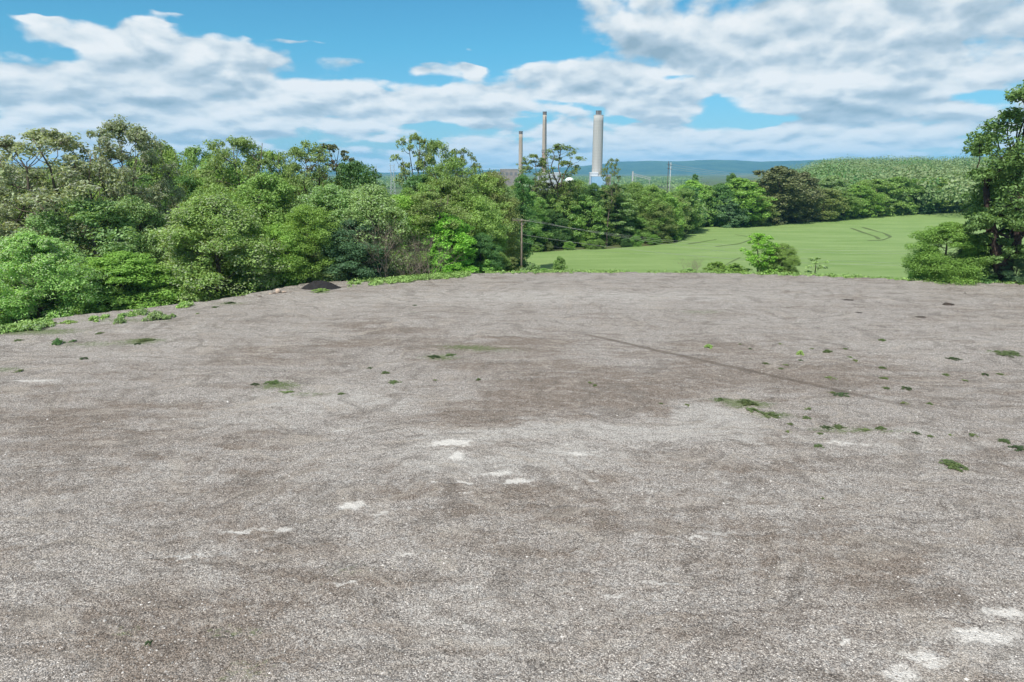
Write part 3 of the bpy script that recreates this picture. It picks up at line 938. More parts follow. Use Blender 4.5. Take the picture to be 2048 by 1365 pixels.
WOODM = [(-150, 'cut off at the left picture border'), (20, 'behind the leftmost windblown tree'), (130, 'behind the two tall windblown trees'), (240, 'right behind the tallest windblown tree'),
         (330, 'behind the silver-leaved tree'), (420, 'above the large rounded pale-green tree'), (500, 'behind the sparse olive-topped tree'), (570, 'left of the flat-crowned tree'),
         (640, 'above the black pile'), (720, 'by the dark green dome crown'), (790, 'below the gap to the far hills'), (860, 'above the lime-green tree'),
         (930, 'behind the tall central clump'), (1010, 'under the smallest chimney')]
EDGEM = [(1080, 'right of the utility pole'), (1140, 'under the middle chimney'), (1200, 'under the broad chimney'), (1270, 'right of the column-shaped tree'), (1340, 'at the end of the nearer row'),
         (1400, 'at the left end of the back row'), (1470, 'by the broad yellow-green tree'), (1570, 'by the big brown-green tree'), (1660, 'right of the big brown-green tree'),
         (1740, 'above the curved crop tracks'), (1820, 'right of the curved crop tracks'), (1900, 'above the large bright bush'), (2000, 'behind the big dark-trunked tree')]
BANKM = [(-100, 'cut off at the left picture border'), (60, 'under the leftmost rounded pale-green tree'), (240, 'under the low spreading tree'), (410, 'under the large rounded pale-green tree'),
         (560, 'behind the pale rocks'), (650, 'behind the black pile'), (780, 'in front of the bare thickets'), (900, 'by the lime-green tree')]


def u_of(x, y):
    return 1024 + FPX * x / (y * CP + 14 * SP)



def tree(u, vtop, w, Y, proto, leaf, label, name='broadleaf_tree', cat='tree', group=None, bark=BARK, rz=None, zb=None, depth_scale=None, crown_label=None):
    global TREES
    TREES += 1
    P = PROTO[proto]
    top = at(u, vtop, Y)
    base_z = h1(top[0], Y) if zb is None else zb
    hgt = top[2] - base_z
    sz = hgt / P['h']
    sx = (w * mpp(Y, vtop)) / P['w']
    rz = (TREES * 2.17) % 6.283 if rz is None else rz
    ox = P['cx'] * sx
    e_ = empty(name, (top[0] - ox * math.cos(rz), Y - ox * math.sin(rz), base_z), rz, label, cat, group)
    e_.scale = (sx, sx, sz)
    is_bush = cat in ('bush', 'shrub', 'weed')
    link('stems' if is_bush else 'trunk', P['trunk'], bark, e_)
    if P['crown'] is not None:
        link('foliage' if is_bush else 'crown', P['crown'], L[leaf], e_)
    return e_


exec_list = []
T = tree
GW = 'trees of the dense wood left of the field'
# --- left, front rank on the bank just below the lot
T(50, 470, 190, 60, 'full0', 'pale', 'round pale-green leafy tree at the left picture border, lowest trunk hidden, beside the lot', zb=-3.0, rz=0.4)
T(412, 392, 215, 72.5, 'full1', 'pale', 'large rounded pale-green tree with light-tipped leaves on the bank left of the black pile', zb=-4.0, rz=2.0)
T(238, 505, 190, 67, 'full2', 'bright', 'low spreading fresh-green tree between the two rounded pale-green trees', zb=-3.5, rz=1.1)
T(155, 570, 70, 60, 'shrub0', 'bright', 'small green bush at the foot of the round pale-green tree on the left', 'bush', 'bush', zb=-2.0)
T(300, 560, 110, 67, 'shrub1', 'mid', 'mid-green bush beneath the low spreading tree at the lot edge', 'bush', 'bush', zb=-2.6)
T(490, 525, 90, 74, 'full0', 'bright', 'bright green bushy growth right of the large rounded pale-green tree', 'bush', 'bush', zb=-3.0, rz=3.0)
T(95, 262, 250, 74, 'wind0', 'silver', 'tall leaning tree with grey-green windblown crown, dark trunk slanting to the left', 'windswept_tree', bark=BARK, rz=0.0)
T(225, 243, 185, 78, 'wind1', 'silver', 'tallest grey-green windblown tree on the left, sparse top above all neighbours', 'windswept_tree', bark=BARK, rz=0.0)
T(15, 330, 120, 84, 'open1', 'silver', 'grey-green tree cut by the left picture border behind the leaning tree', 'windswept_tree', rz=1.0)
T(160, 400, 220, 70, 'broad1', 'soft', 'soft grey-green tree below the two tall windblown trees', rz=2.6)
T(325, 362, 95, 80, 'wind1', 'silver', 'small silver-leaved tree left of the big rounded pale-green crown', 'windswept_tree', rz=1.5)
T(268, 395, 120, 74, 'broad2', 'soft', 'soft green round-headed tree between silver tree and windblown trees', rz=0.7)
# --- left, skyline rank
T(322, 291, 125, 100, 'broad0', 'mid', 'round-topped mid-green skyline tree right of the tallest windblown tree', rz=0.2)
T(268, 318, 90, 104, 'broad2', 'dark', 'dark green skyline tree tucked right behind the tallest windblown tree', rz=2.2)
T(378, 296, 100, 96, 'open2', 'mid', 'feathery yellow-green tree, second crown right of the windblown trees', 'locust_tree', rz=1.3)
T(430, 312, 110, 92, 'open0', 'mid', 'feathery green tree left of the sparse tree with visible forked trunk', 'locust_tree', rz=2.9)
T(478, 277, 150, 90, 'open1', 'olive', 'tall feathery tree with sparse olive top and dark trunk showing below', 'locust_tree', rz=0.1)
T(545, 303, 110, 96, 'open2', 'mid', 'feathery green tree between sparse olive-topped tree and flat-crowned trunk tree', 'locust_tree', rz=3.6)
T(612, 286, 105, 88, 'open0', 'olive', 'flat-crowned tree with a clear straight dark trunk showing mid-wood', 'locust_tree', bark=BARKD, rz=0.9)
T(668, 289, 100, 98, 'wisp1', 'brown', 'brownish thin-leaved skyline tree right of the flat-crowned tree', 'locust_tree', rz=1.9)
T(706, 326, 130, 92, 'broad1', 'dark', 'dense dark-green dome crown just left of the gap to the far hills', rz=0.5)
T(748, 352, 60, 96, 'wisp0', 'dark', 'small dark sparse crown at the left side of the hill gap', 'locust_tree', rz=2.4)
T(520, 350, 150, 82, 'broad2', 'mid', 'green crown in front of the feathery skyline trees, centre of left wood', rz=3.3)
T(430, 372, 110, 84, 'broad0', 'mid', 'mid-green crown peeping over the large rounded pale-green tree', rz=1.6)
T(660, 372, 150, 84, 'broad0', 'soft', 'soft bluish-green crown below the flat-crowned tree', rz=0.4)
T(740, 372, 140, 82, 'broad2', 'soft', 'soft green crown below the gap to the far hills', rz=4.4)
T(800, 392, 110, 84, 'broad1', 'bright', 'yellow-green crown right below the gap to the far hills', rz=2.1)
T(604, 412, 120, 77, 'broad1', 'bright', 'upright yellow-green tree above the grey-green bushes by the black pile', rz=1.2)
T(560, 450, 90, 75, 'broad2', 'bright', 'green tree left of the upright yellow-green one, above the rocks', rz=5.2)
T(520, 470, 90, 78, 'full2', 'mid', 'mid-green tree right behind the big rounded pale-green tree', rz=0.3)
T(700, 440, 120, 79, 'broad2', 'bluegreen', 'dark blue-green tree behind the bare grey brush on the left', rz=2.7)
T(650, 497, 130, 80, 'full1', 'soft', 'grey-green bush mass rising directly behind the black pile', 'bush', 'bush', zb=-3.0, rz=0.8)
T(598, 520, 60, 79, 'full2', 'soft', 'grey-green rounded bush just left behind the black pile', 'bush', 'bush', zb=-3.0, rz=2.0)
T(712, 522, 70, 81, 'full0', 'bright', 'fresh green bush right behind the black pile beside the verge', 'bush', 'bush', zb=-2.5, rz=0.1)
T(765, 425, 110, 79, 'bare0', 'mid', 'tall leafless grey-brown thicket left of the lime-green tree', 'bare_thicket', 'shrub', bark=DRY, rz=0.3, zb=-2.5)
T(735, 450, 80, 80, 'bare1', 'mid', 'leafless brown brush behind the tall grey thicket', 'bare_thicket', 'shrub', bark=DRY, rz=2.3, zb=-2.5)
T(850, 462, 110, 79.5, 'bare1', 'mid', 'spreading bare grey branches in front of the lime-green tree', 'bare_thicket', 'shrub', bark=DRY, rz=0.9, zb=-2.0)
T(808, 500, 80, 79.5, 'bare0', 'mid', 'low bare branching shrub between the two bare thickets', 'bare_thicket', 'shrub', bark=DRY, rz=3.9, zb=-2.0)
T(896, 430, 92, 84, 'egg0', 'lime', 'vivid lime-green egg-shaped tree at the far edge of the gravel', zb=-2.2, rz=1.9)
T(848, 440, 60, 87, 'cedar0', 'bluegreen', 'narrow dark blue-green conifer left behind the lime-green tree', 'cedar_tree', zb=-4)
T(790, 445, 90, 86, 'broad0', 'mid', 'green tree standing behind the tall bare thicket', rz=0.7)
T(962, 468, 75, 87, 'full2', 'dark', 'dark green bushy tree directly right of the lime-green tree', zb=-2.6, rz=0.5)
T(995, 505, 50, 89, 'full1', 'mid', 'low green bush at the edge left of the utility pole', 'bush', 'bush', zb=-2.6, rz=2.5)
T(975, 520, 50, 85, 'shrub1', 'bright', 'small fresh green bush below the dark bushy tree', 'bush', 'bush', zb=-1.6)
T(1022, 515, 34, 90, 'sapling0', 'olive', 'thin olive sapling just left of the utility pole', 'sapling', zb=-2.4)
# --- centre group of tall sparse trees
T(828, 268, 75, 100, 'wisp0', 'olive', 'tallest sparse tree of the central clump, thin crown against the sky', 'locust_tree', rz=0.3)
T(868, 282, 80, 104, 'open1', 'mid', 'tall feathery tree, second from the left in the central clump', 'locust_tree', rz=2.0)
T(932, 298, 75, 108, 'wisp2', 'olive', 'sparse brown-green tree, right end of the tall central clump', 'locust_tree', rz=4.0)
T(900, 318, 110, 98, 'open0', 'mid', 'broad feathery tree in the middle of the tall central clump', 'locust_tree', rz=1.4)
T(838, 352, 60, 96, 'column0', 'dark', 'dark ivy-clad column of foliage at the foot of the tallest sparse tree', 'ivy_tree', rz=0.2)
T(880, 362, 120, 94, 'broad1', 'mid', 'green crown directly above the lime-green tree', rz=5.0)
T(950, 350, 110, 102, 'open2', 'mid', 'feathery green tree below the right end of the central clump', 'locust_tree', rz=0.8)
T(985, 345, 90, 112, 'broad2', 'olive', 'olive rounded tree in front of the brown plant block', rz=1.1)
T(940, 392, 120, 94, 'broad0', 'mid', 'mid-green crown right above the dark bushy tree', rz=3.1)
T(972, 420, 80, 98, 'broad1', 'mid', 'mid-green tree at the right corner of the left wood', rz=2.8)
T(1008, 372, 64, 122, 'broad0', 'soft', 'soft green tree below the smallest chimney', rz=0.6)
T(1040, 352, 44, 124, 'column0', 'dark', 'dark ivy-covered tree right in front of the smallest chimney', 'ivy_tree', rz=1.5)
# --- row at the back left of the field
GR = 'trees in the row at the far left side of the field'
T(1072, 309, 66, 168, 'wisp1', 'olive', 'sparse tree with bare upper limbs between the two slimmer chimneys', 'locust_tree', rz=0.9)
T(1126, 289, 84, 172, 'wisp0', 'olive', 'sparse rounded tree rising in front of the plant, between tall chimneys', 'locust_tree', rz=2.5)
T(1222, 318, 40, 172, 'wisp2', 'olive', 'thin spindly tree just right of the broad chimney', 'locust_tree', rz=0.4)
row1 = [(1030, 372, 50, 146, 'broad0', 'mid', 'leafy tree left behind the utility pole, in the row'),
        (1046, 420, 44, 139, 'full1', 'dark', 'dark low tree in the row directly behind the utility pole'),
        (1062, 385, 66, 136, 'broad1', 'mid', 'leafy tree behind the utility pole crossarm'),
        (1092, 366, 62, 150, 'open2', 'brown', 'brownish tree beneath the sparse tree beside the middle chimney'),
        (1128, 366, 66, 148, 'broad0', 'mid', 'dense green tree under the sparse rounded tree'),
        (1158, 362, 60, 156, 'broad2', 'mid', 'green tree left of the broad chimney base'),
        (1186, 368, 58, 152, 'broad1', 'dark', 'dark green tree under the broad chimney'),
        (1216, 372, 40, 152, 'column0', 'dark', 'dark ivy-clad trunk beneath the thin spindly tree'),
        (1238, 372, 56, 150, 'column0', 'soft', 'pale upright column-shaped tree in the row'),
        (1268, 366, 62, 158, 'broad0', 'mid', 'green tree right of the pale column-shaped tree'),
        (1300, 372, 66, 156, 'broad2', 'mid', 'mid-green tree, third from the right end of the row'),
        (1318, 406, 60, 154, 'broad1', 'olive', 'lower rounded olive tree near the right end of the row'),
        (1346, 412, 42, 158, 'broad0', 'mid', 'last small tree at the right end of the row, ivy on its trunk'),
        (1100, 420, 60, 140, 'full1', 'dark', 'dark shaded tree low in the row right of the utility pole'),
        (1200, 430, 64, 150, 'full2', 'mid', 'low leafy tree in the middle of the row at the field'),
        (1282, 432, 54, 154, 'full0', 'mid', 'low bushy tree under the row near its right end')]
for (u, v, w, Y, pk, lf, lb) in row1:
    T(u, v, w * 1.1, Y + 27, pk, lf, lb)
T(1150, 440, 56, 172, 'full0', 'bright', 'fresh green low tree in the row left of centre')
T(1062, 440, 50, 165, 'full2', 'dark', 'dark low tree in the row just right behind the utility pole')
# --- rows at the back of the field
row2 = [(1384, 362, 60, 236, 'far0', 'bright', 'bright green tree at the left end of the back field row'),
        (1412, 372, 46, 234, 'far1', 'mid', 'green tree, second in the back row of the field'),
        (1442, 368, 46, 234, 'far2', 'dark', 'dark narrow tree in the left part of the back field row'),
        (1480, 358, 78, 236, 'far0', 'bright', 'broad yellow-green tree left of the big brown-green one'),
        (1462, 395, 40, 230, 'far1', 'bluegreen', 'dark blue-green small tree before the broad yellow-green one'),
        (1520, 392, 44, 240, 'far1', 'olive', 'olive lower tree left below the big brown-green one'),
        (1560, 334, 92, 250, 'far2', 'brown', 'big brown-green tree standing tallest behind the field'),
        (1606, 346, 66, 256, 'far0', 'brown', 'dull brown-green tree right beside the tallest brown-green one'),
        (1650, 378, 56, 262, 'far1', 'olive', 'olive tree, first in the right part of the back row'),
        (1688, 384, 52, 268, 'far2', 'mid', 'round mid-green tree before the wooded hillside'),
        (1668, 352, 56, 285, 'far0', 'soft', 'soft pale tree rising behind the round mid-green tree'),
        (1722, 372, 54, 276, 'far0', 'bright', 'light green tree above the curved tracks in the crop'),
        (1758, 360, 66, 285, 'far1', 'mid', 'broad mid-green tree right of the curved tracks'),
        (1800, 354, 66, 292, 'far2', 'mid', 'broad tree with fine branches right of centre in the back row'),
        (1842, 368, 56, 298, 'far0', 'dark', 'dark green tree in the right part of the back row'),
        (1880, 356, 60, 304, 'far1', 'mid', 'green tree next to a dark cedar near the right end of the row'),
        (1922, 362, 60, 308, 'far2', 'olive', 'olive tree at the right end behind the bright bush'),
        (1390, 350, 22, 262, 'cedar0', 'dark', 'tiny dark pointed treetop left of the bare skyline poles', ),
        (1466, 348, 24, 275, 'far1', 'dark', 'small dark rounded treetop above the yellow-green tree')]
for (u, v, w, Y, pk, lf, lb) in row2:
    T(u, v, w * 1.2, Y, pk, lf, lb)
for (u, v, w, Y, lf, lb) in [(1848, 392, 26, 292, 'bluegreen', 'dark conical cedar at the field edge, left one of two'),
                             (1906, 388, 22, 300, 'bluegreen', 'dark conical cedar at the field edge, right one of two')]:
    T(u, v, w, Y, 'cedar0', lf, lb, 'cedar_tree')
# undergrowth trees that close the feet of the back rows
GU = 'low trees along the foot of the field edge'
fr = np.random.default_rng(77)
FP = np.array(fpoly)


def along_edge(t):
    s = t * (len(FP) - 1)
    return np.array([np.interp(s, np.arange(len(FP)), FP[:, 0]), np.interp(s, np.arange(len(FP)), FP[:, 1])])


def wtree(x, y, hgt, wid, proto, leaf, label, name, cat, group, bark=BARK):
    global TREES
    TREES += 1
    P = PROTO[proto]
    e_ = empty(name, (x, y, h1(x, y) - 0.1), (TREES * 2.17) % 6.283, label, cat, group)
    s_ = wid / P['w']
    e_.scale = (s_, s_, hgt / P['h'])
    is_bush = cat in ('bush', 'shrub', 'weed')
    link('stems' if is_bush else 'trunk', P['trunk'], bark, e_)
    if P['crown'] is not None:
        link('foliage' if is_bush else 'crown', P['crown'], L[leaf], e_)
    return e_


for k_ in range(62):
    t_ = 0.30 + (k_ + fr.uniform(0.1, 0.9)) / 62 * 0.63 if k_ > 9 else (k_ + fr.uniform(0.1, 0.9)) * 0.03
    c_ = along_edge(t_)
    out_ = c_ / np.linalg.norm(c_)
    c_ = c_ + out_ * fr.uniform(1.5, 5.0)
    hh = fr.uniform(2.5, 6.0) if t_ > 0.3 else fr.uniform(2.0, 3.4)
    wtree(c_[0], c_[1], hh, hh * fr.uniform(0.9, 1.4), fr.choice(['full0', 'full1', 'full2']), lf_ := fr.choice(['mid', 'mid', 'dark', 'olive', 'bright']),
          'low %s bush at the field edge, %s' % (TINT[lf_], beside(u_of(*c_), EDGEM)), 'bush', 'bush', GU)
# taller companions directly behind
GB = 'tall trees packed behind the field edge'
for k_ in range(95):
    t_ = (k_ + fr.uniform(0.1, 0.9)) / 95 * 0.98
    c_ = along_edge(t_)
    out_ = c_ / np.linalg.norm(c_)
    back_ = fr.uniform(9, 42)
    c_ = c_ + out_ * back_
    D_ = np.hypot(*c_)
    # keep the tops under the skyline of the photograph
    vlim = np.interp(t_, [0, 0.25, 0.35, 0.5, 0.6, 1.0], [382, 382, 370, 364, 358, 358])
    hh = (CAM_H - math.tan(math.radians(14) - math.atan((682.5 - vlim) / FPX)) * D_ - h1(*c_)) * fr.uniform(0.84, 1.0)
    wtree(c_[0], c_[1], hh, hh * fr.uniform(0.6, 0.85), fr.choice(['far0', 'far1', 'far2']), lf_ := fr.choice(['mid', 'mid', 'dark', 'olive', 'bright', 'soft']),
          'tall %s tree behind the field edge, %s' % (TINT[lf_], beside(u_of(*c_), EDGEM)), 'broadleaf_tree', 'tree', GB)
# fill of the left wood: trees seen only in gaps
GL = 'trees filling the left wood between the front trees'
for k_ in range(95):
    u_ = fr.uniform(-220, 985)
    Y_ = fr.uniform(84, 135) if u_ < 960 else fr.uniform(108, 140)
    vl = np.interp(u_, [-220, 250, 330, 700, 740, 760, 800, 850, 950, 1040], [330, 330, 325, 352, 374, 386, 386, 345, 345, 378]) + fr.uniform(2, 45)
    T(u_, vl, fr.uniform(90, 150) if u_ < 900 else fr.uniform(60, 85), Y_, fr.choice(['broad0', 'broad1', 'broad2', 'open0', 'open1', 'open2']), lf_ := fr.choice(['mid', 'mid', 'dark', 'soft', 'bright', 'olive']),
      '%s tree deep in the left wood, %s' % (TINT[lf_], beside(u_, WOODM)), 'broadleaf_tree', 'tree', GL)
# low scrub on the bank under the left wood
GS = 'bushes on the bank below the gravel edge'
for k_ in range(60):
    t_ = fr.uniform(0.5, 9.8)
    c_ = np.array([np.interp(t_, range(len(edge)), [e[0] for e in edge]), np.interp(t_, range(len(edge)), [e[1] for e in edge])])
    n_ = c_ / np.linalg.norm(c_)
    c_ = c_ + n_ * fr.uniform(4.5, 12)
    hh = fr.uniform(2.2, 4.2)
    c_ = c_ + n_ * 1.5
    wtree(c_[0], c_[1], hh, hh * fr.uniform(1.1, 1.5), fr.choice(['full0', 'full1', 'full2', 'shrub0']), lf_ := fr.choice(['mid', 'dark', 'bright', 'soft', 'mid']),
          '%s bush on the bank, %s' % (TINT[lf_], beside(u_of(*c_), BANKM)), 'bush', 'bush', GS)

# --- lot edge, right of the pole
T(1119, 513, 30, 85, 'shrub0', 'mid', 'single round bush on the far gravel edge right of the utility pole', 'bush', 'bush', zb=-0.8)
T(1066, 527, 40, 86, 'shrub1', 'soft', 'low weedy bush at the foot of the utility pole', 'bush', 'bush', zb=-0.9)
T(1088, 537, 26, 85, 'shrub0', 'bright', 'smallest low weed bush right of the utility pole', 'bush', 'bush', zb=-0.6)
T(1526, 468, 56, 82.5, 'sapling0', 'lime', 'feathery bright green sapling on the gravel edge before the field', 'sapling', zb=-0.6, rz=0.2)
T(1566, 488, 60, 83.5, 'full1', 'mid', 'bright green round bush directly right of the feathery sapling', 'bush', 'bush', zb=-0.7, rz=0.9)
T(1541, 520, 40, 82.5, 'shrub1', 'bright', 'low bright foliage between sapling and round bush', 'bush', 'bush', zb=-0.5)
T(1635, 514, 36, 81.5, 'wispsap0', 'soft', 'small thin pale sapling alone on the right gravel edge', 'sapling', zb=-0.6)
T(1435, 524, 52, 84, 'shrub0', 'bright', 'low bright green shrub, left one of the pair by the dry brush', 'bush', 'bush', zb=-0.6)
T(1470, 527, 50, 83.5, 'shrub1', 'bright', 'low bright green shrub, right one of the pair by the dry brush', 'bush', 'bush', zb=-0.6)
T(1392, 515, 50, 83.5, 'twiggy0', 'mid', 'dry leafless grey brush on the gravel edge left of the low shrubs', 'dry_brush', 'shrub', bark=DRY, zb=-0.6)
T(1380, 537, 30, 83, 'shrub0', 'soft', 'pale weedy growth at the base of the dry brush', 'bush', 'bush', zb=-0.5)
# --- right: bush and big dark tree
T(1900, 446, 120, 77, 'full2', 'bright', 'large bright green bush on the right, before the big dark-trunked tree', 'bush', 'bush', zb=-1.2, rz=0.5)
T(1862, 500, 60, 77.5, 'full0', 'bright', 'lower left lobe bush beside the large bright green bush', 'bush', 'bush', zb=-1.0, rz=1.5)
T(1955, 470, 70, 79, 'full1', 'dark', 'dark green shrub between large bright bush and thick trunk', 'bush', 'bush', zb=-1.5, rz=1.0)
T(1960, 538, 60, 75.5, 'shrub1', 'dark', 'shaded low shrub at the foot of the thick dark trunk', 'bush', 'bush', zb=-0.6)
T(2040, 505, 60, 75, 'full0', 'bluegreen', 'dark blue-green bush at the right picture border beside the trunk', 'bush', 'bush', zb=-0.8, rz=1.0)


def big_tree():
    """large old tree: thick leaning dark trunk, crown reaching in from the right"""
    Y0 = 76.0
    base = at(2012, 572, Y0); base[2] = -0.9
    r = np.random.default_rng(404)
    T_ = MB()
    o = base.copy()

    def w(u, v, Y):
        return at(u, v, Y) - o
    trunk = np.array([w(2016, 580, Y0) * [1, 1, 1], w(2008, 545, Y0), w(1998, 515, Y0 - .2), w(1988, 480, Y0 - .3), w(1980, 445, Y0), w(1975, 410, Y0 + .3), w(1972, 375, Y0 + .5)])
    trunk[0][2] = -0.8
    T_.tube(trunk, [1.15, 0.95, 0.80, 0.55, 0.46, 0.36, 0.28], 10)
    T_.tube(np.array([w(2010, 548, Y0), w(2020, 515, Y0 - 0.4), w(2034, 490, Y0 - 0.6), w(2036, 440, Y0 - 0.5), w(2030, 390, Y0), w(2040, 330, Y0)]), [0.6, 0.5, 0.42, 0.36, 0.3, 0.2], 8)
    T_.tube(np.array([w(2032, 492, Y0 - 0.6), w(2014, 474, Y0 - 0.9), w(1998, 466, Y0 - 1)]), [0.24, 0.17, 0.1], 6)
    T_.tube(np.array([w(2040, 470, Y0), w(2075, 420, Y0), w(2120, 350, Y0 + 1), w(2150, 260, Y0 + 1)]), [0.42, 0.4, 0.3, 0.2], 8)
    heads = [w(1972, 375, Y0 + .5), w(2040, 330, Y0), w(2120, 350, Y0 + 1), w(2036, 440, Y0), w(1978, 430, Y0), w(2150, 260, Y0 + 1)]
    lobes = []
    spots = [(1950, 452, 22), (1972, 478, 18), (2032, 505, 24), (1998, 528, 13), (2015, 490, 14), (1952, 288, 26), (1985, 272, 26), (1962, 300, 18), (2010, 252, 30), (2035, 225, 26), (2042, 195, 26), (2060, 180, 34), (2030, 290, 38), (2000, 318, 34), (1985, 345, 34),
             (1962, 350, 22), (2040, 340, 44), (2005, 372, 40), (1972, 392, 34), (1955, 420, 28), (2040, 400, 44), (2000, 425, 34), (1965, 440, 28), (2045, 440, 34),
             (2090, 230, 50), (2100, 300, 55), (2110, 370, 55), (2160, 260, 55), (2170, 340, 60), (2120, 190, 50), (2180, 420, 60), (2100, 440, 50), (2020, 460, 22), (2220, 300, 60), (2160, 190, 50), (2080, 270, 40), (2065, 310, 40)]
    C_, Rd = [], []
    for (u, v, rp) in spots:
        for kk in range(2 if v > 330 else 1):
            Yc = Y0 + r.uniform(-4.5, 5.0)
            c_ = w(u + r.uniform(-8, 8), v + r.uniform(-8, 8), Yc)
            rad = rp * (0.052 if v > 330 else 0.060)
            src = min(heads, key=lambda h_: np.linalg.norm(h_ - c_))
            T_.tube(bend(src, c_, r, 6, 0.08, 0.1), np.linspace(0.14, 0.04, 6), 5, cap=False)
            n_ = 12
            d = r.normal(size=(n_, 3)); d /= np.linalg.norm(d, axis=1)[:, None]
            pp = c_ + d * rad * r.uniform(0.5, 1.0, (n_, 1)) * np.array([1, 1, 0.55])
            for q_ in pp:
                T_.tube(bend(c_, q_, r, 4, 0.1, 0), np.linspace(0.04, 0.012, 4), 3, cap=False)
            C_.append(pp); Rd.append(np.tile(np.array([1.2, 1.2, 0.6]) * rad * 0.42, (n_, 1)))
    v, q_ = leaf_quads(np.concatenate(C_), np.concatenate(Rd), 46, 0.21, r, 0.5, 1.9)
    e_ = empty('broadleaf_tree', o, 0, 'big dark-trunked tree leaning in from the right picture border', 'tree')
    link('trunk', T_.mesh('big_trunk', True), BARKD, e_)
    F_ = MB(); F_.add(v, q_)
    link('crown', F_.mesh('big_crown'), L['shade'], e_)


big_tree()


# ------------------------------------------------------------------ far woods, read as masses
def far_wood(name, az0, az1, r0, r1, spacing, hgt, sprays, leaf, seed, size, mats):
    r = np.random.default_rng(seed)
    pts = []
    rad = r0
    while rad < r1:
        sp_ = spacing * (rad / r0) ** 0.55
        n_ = int(math.radians(az1 - az0) * rad / sp_)
        a_ = np.radians(az0) + (np.arange(n_) + r.uniform(-0.4, 0.4, n_)) / max(n_, 1) * math.radians(az1 - az0)
        rr_ = rad + r.uniform(-0.9, 0.9, n_) * sp_
        a_ = a_ + r.uniform(-0.8, 0.8, n_) * sp_ / rad
        pts.append(np.stack([rr_ * np.sin(a_), rr_ * np.cos(a_), np.full(n_, sp_)], -1))
        rad += sp_ * 1.0
    P = np.concatenate(pts)
    z = H(P[:, 0], P[:, 1])
    big = r.lognormal(0, 0.36, len(P))
    hh = hgt * np.clip(big, 0.5, 1.4) * (0.5 + 0.5 * sstep(17, 25, np.degrees(np.arctan2(P[:, 0], P[:, 1])))) * (1 + 0.12 * snoise(P[:, 0], P[:, 1], 71, 3, 0.03))
    ww = P[:, 2] * np.clip(big, 0.55, 1.7) * r.uniform(0.6, 0.9, len(P))
    # lobes over each crown
    nl = 4
    d = r.normal(size=(len(P), nl, 3)); d /= np.linalg.norm(d, axis=2)[..., None]
    d[..., 2] = np.abs(d[..., 2]) * 0.9
    cc = np.stack([P[:, 0], P[:, 1], z + hh * 0.62], -1)[:, None, :] + d * np.stack([ww * 0.42, ww * 0.42, hh * 0.20], -1)[:, None, :]
    rd = np.repeat(np.stack([ww * 0.62, ww * 0.62, hh * 0.30], -1), nl, 0)
    v, q_ = leaf_quads(cc.reshape(-1, 3), rd, sprays, size, r, 0.6, 1.0, 0.8)
    cnt = sprays * nl
    tm = r.integers(0, len(mats), len(P))
    me = mesh_np(name, v, q_)
    for m_ in mats:
        me.materials.append(m_)
    me.polygons.foreach_set('material_index', np.repeat(tm, cnt).astype(np.int32))
    o = bpy.data.objects.new(name, me)
    col.objects.link(o)
    return o


o = far_wood('forest', 13.5, 52, 335, 1250, 12.5, 13, 80, None, 900, 1.15, [L['wood'], L['woodb'], L['wood'], L['dark'], L['woodb'], L['woodc']])
o['kind'] = 'stuff'; o['label'] = 'pale green wood covering the hillside beyond the field'; o['category'] = 'forest'
o = far_wood('forest', -60, 15, 1550, 4200, 30, 13, 16, None, 901, 3.2, [L['mid'], L['dark'], L['soft']])
o['kind'] = 'stuff'; o['label'] = 'hazy low woods on the plain around the power plant'; o['category'] = 'forest'

# ------------------------------------------------------------------ power plant
PY = 1400.0
K = mpp(PY, 330)
gz = -27.0


def px(u, v=330, Y=PY):
    return at(u, v, Y)


def concrete(name, c, c2, rings=6.0, dark=0.25):
    m, N, b = principled(name, 0.9, 0.2)
    p = N.new('ShaderNodeTexCoord').outputs['Object']
    x, y, z = N.sep(p)
    band = N.m('LESS_THAN', N.m('FRACT', N.m('DIVIDE', z, rings)), 0.14)
    st = N.noise(N.xyz(N.m('MULTIPLY', x, 0.35), N.m('MULTIPLY', y, 0.35), N.m('MULTIPLY', z, 0.02)), 1.0, 5, 0.6)
    cc = N.mix(N.mr(st, 0.35, 0.65), c, c2)
    cc = N.mix(N.m('MULTIPLY', band, dark), cc, tuple(k * 0.6 for k in c))
    N.put(b.inputs['Base Color'], cc)
    return m


CON1 = concrete('stack_concrete', (0.40, 0.335, 0.27), (0.31, 0.255, 0.20), 7.0)
CON2 = concrete('stack_concrete_pale', (0.40, 0.385, 0.36), (0.33, 0.32, 0.30), 5.5, 0.3)
CAP = plain('stack_cap', (0.15, 0.13, 0.12), 0.9)
RED = plain('faded_red_paint', (0.42, 0.17, 0.14), 0.8)
WHITE = plain('white_cladding', (0.70, 0.72, 0.74), 0.6, 0.06, 0.1)
GREYC = plain('grey_cladding', (0.42, 0.45, 0.48), 0.7, 0.08, 0.1)
BLUE = plain('blue_cladding', (0.25, 0.42, 0.60), 0.6, 0.05, 0.1)
BROWNC = plain('brown_brick', (0.27, 0.235, 0.205), 0.9, 0.15, 0.1)
STEEL = plain('galvanised_steel', (0.46, 0.47, 0.47), 0.6)
STEELD = plain('dark_steel', (0.16, 0.16, 0.16), 0.7)


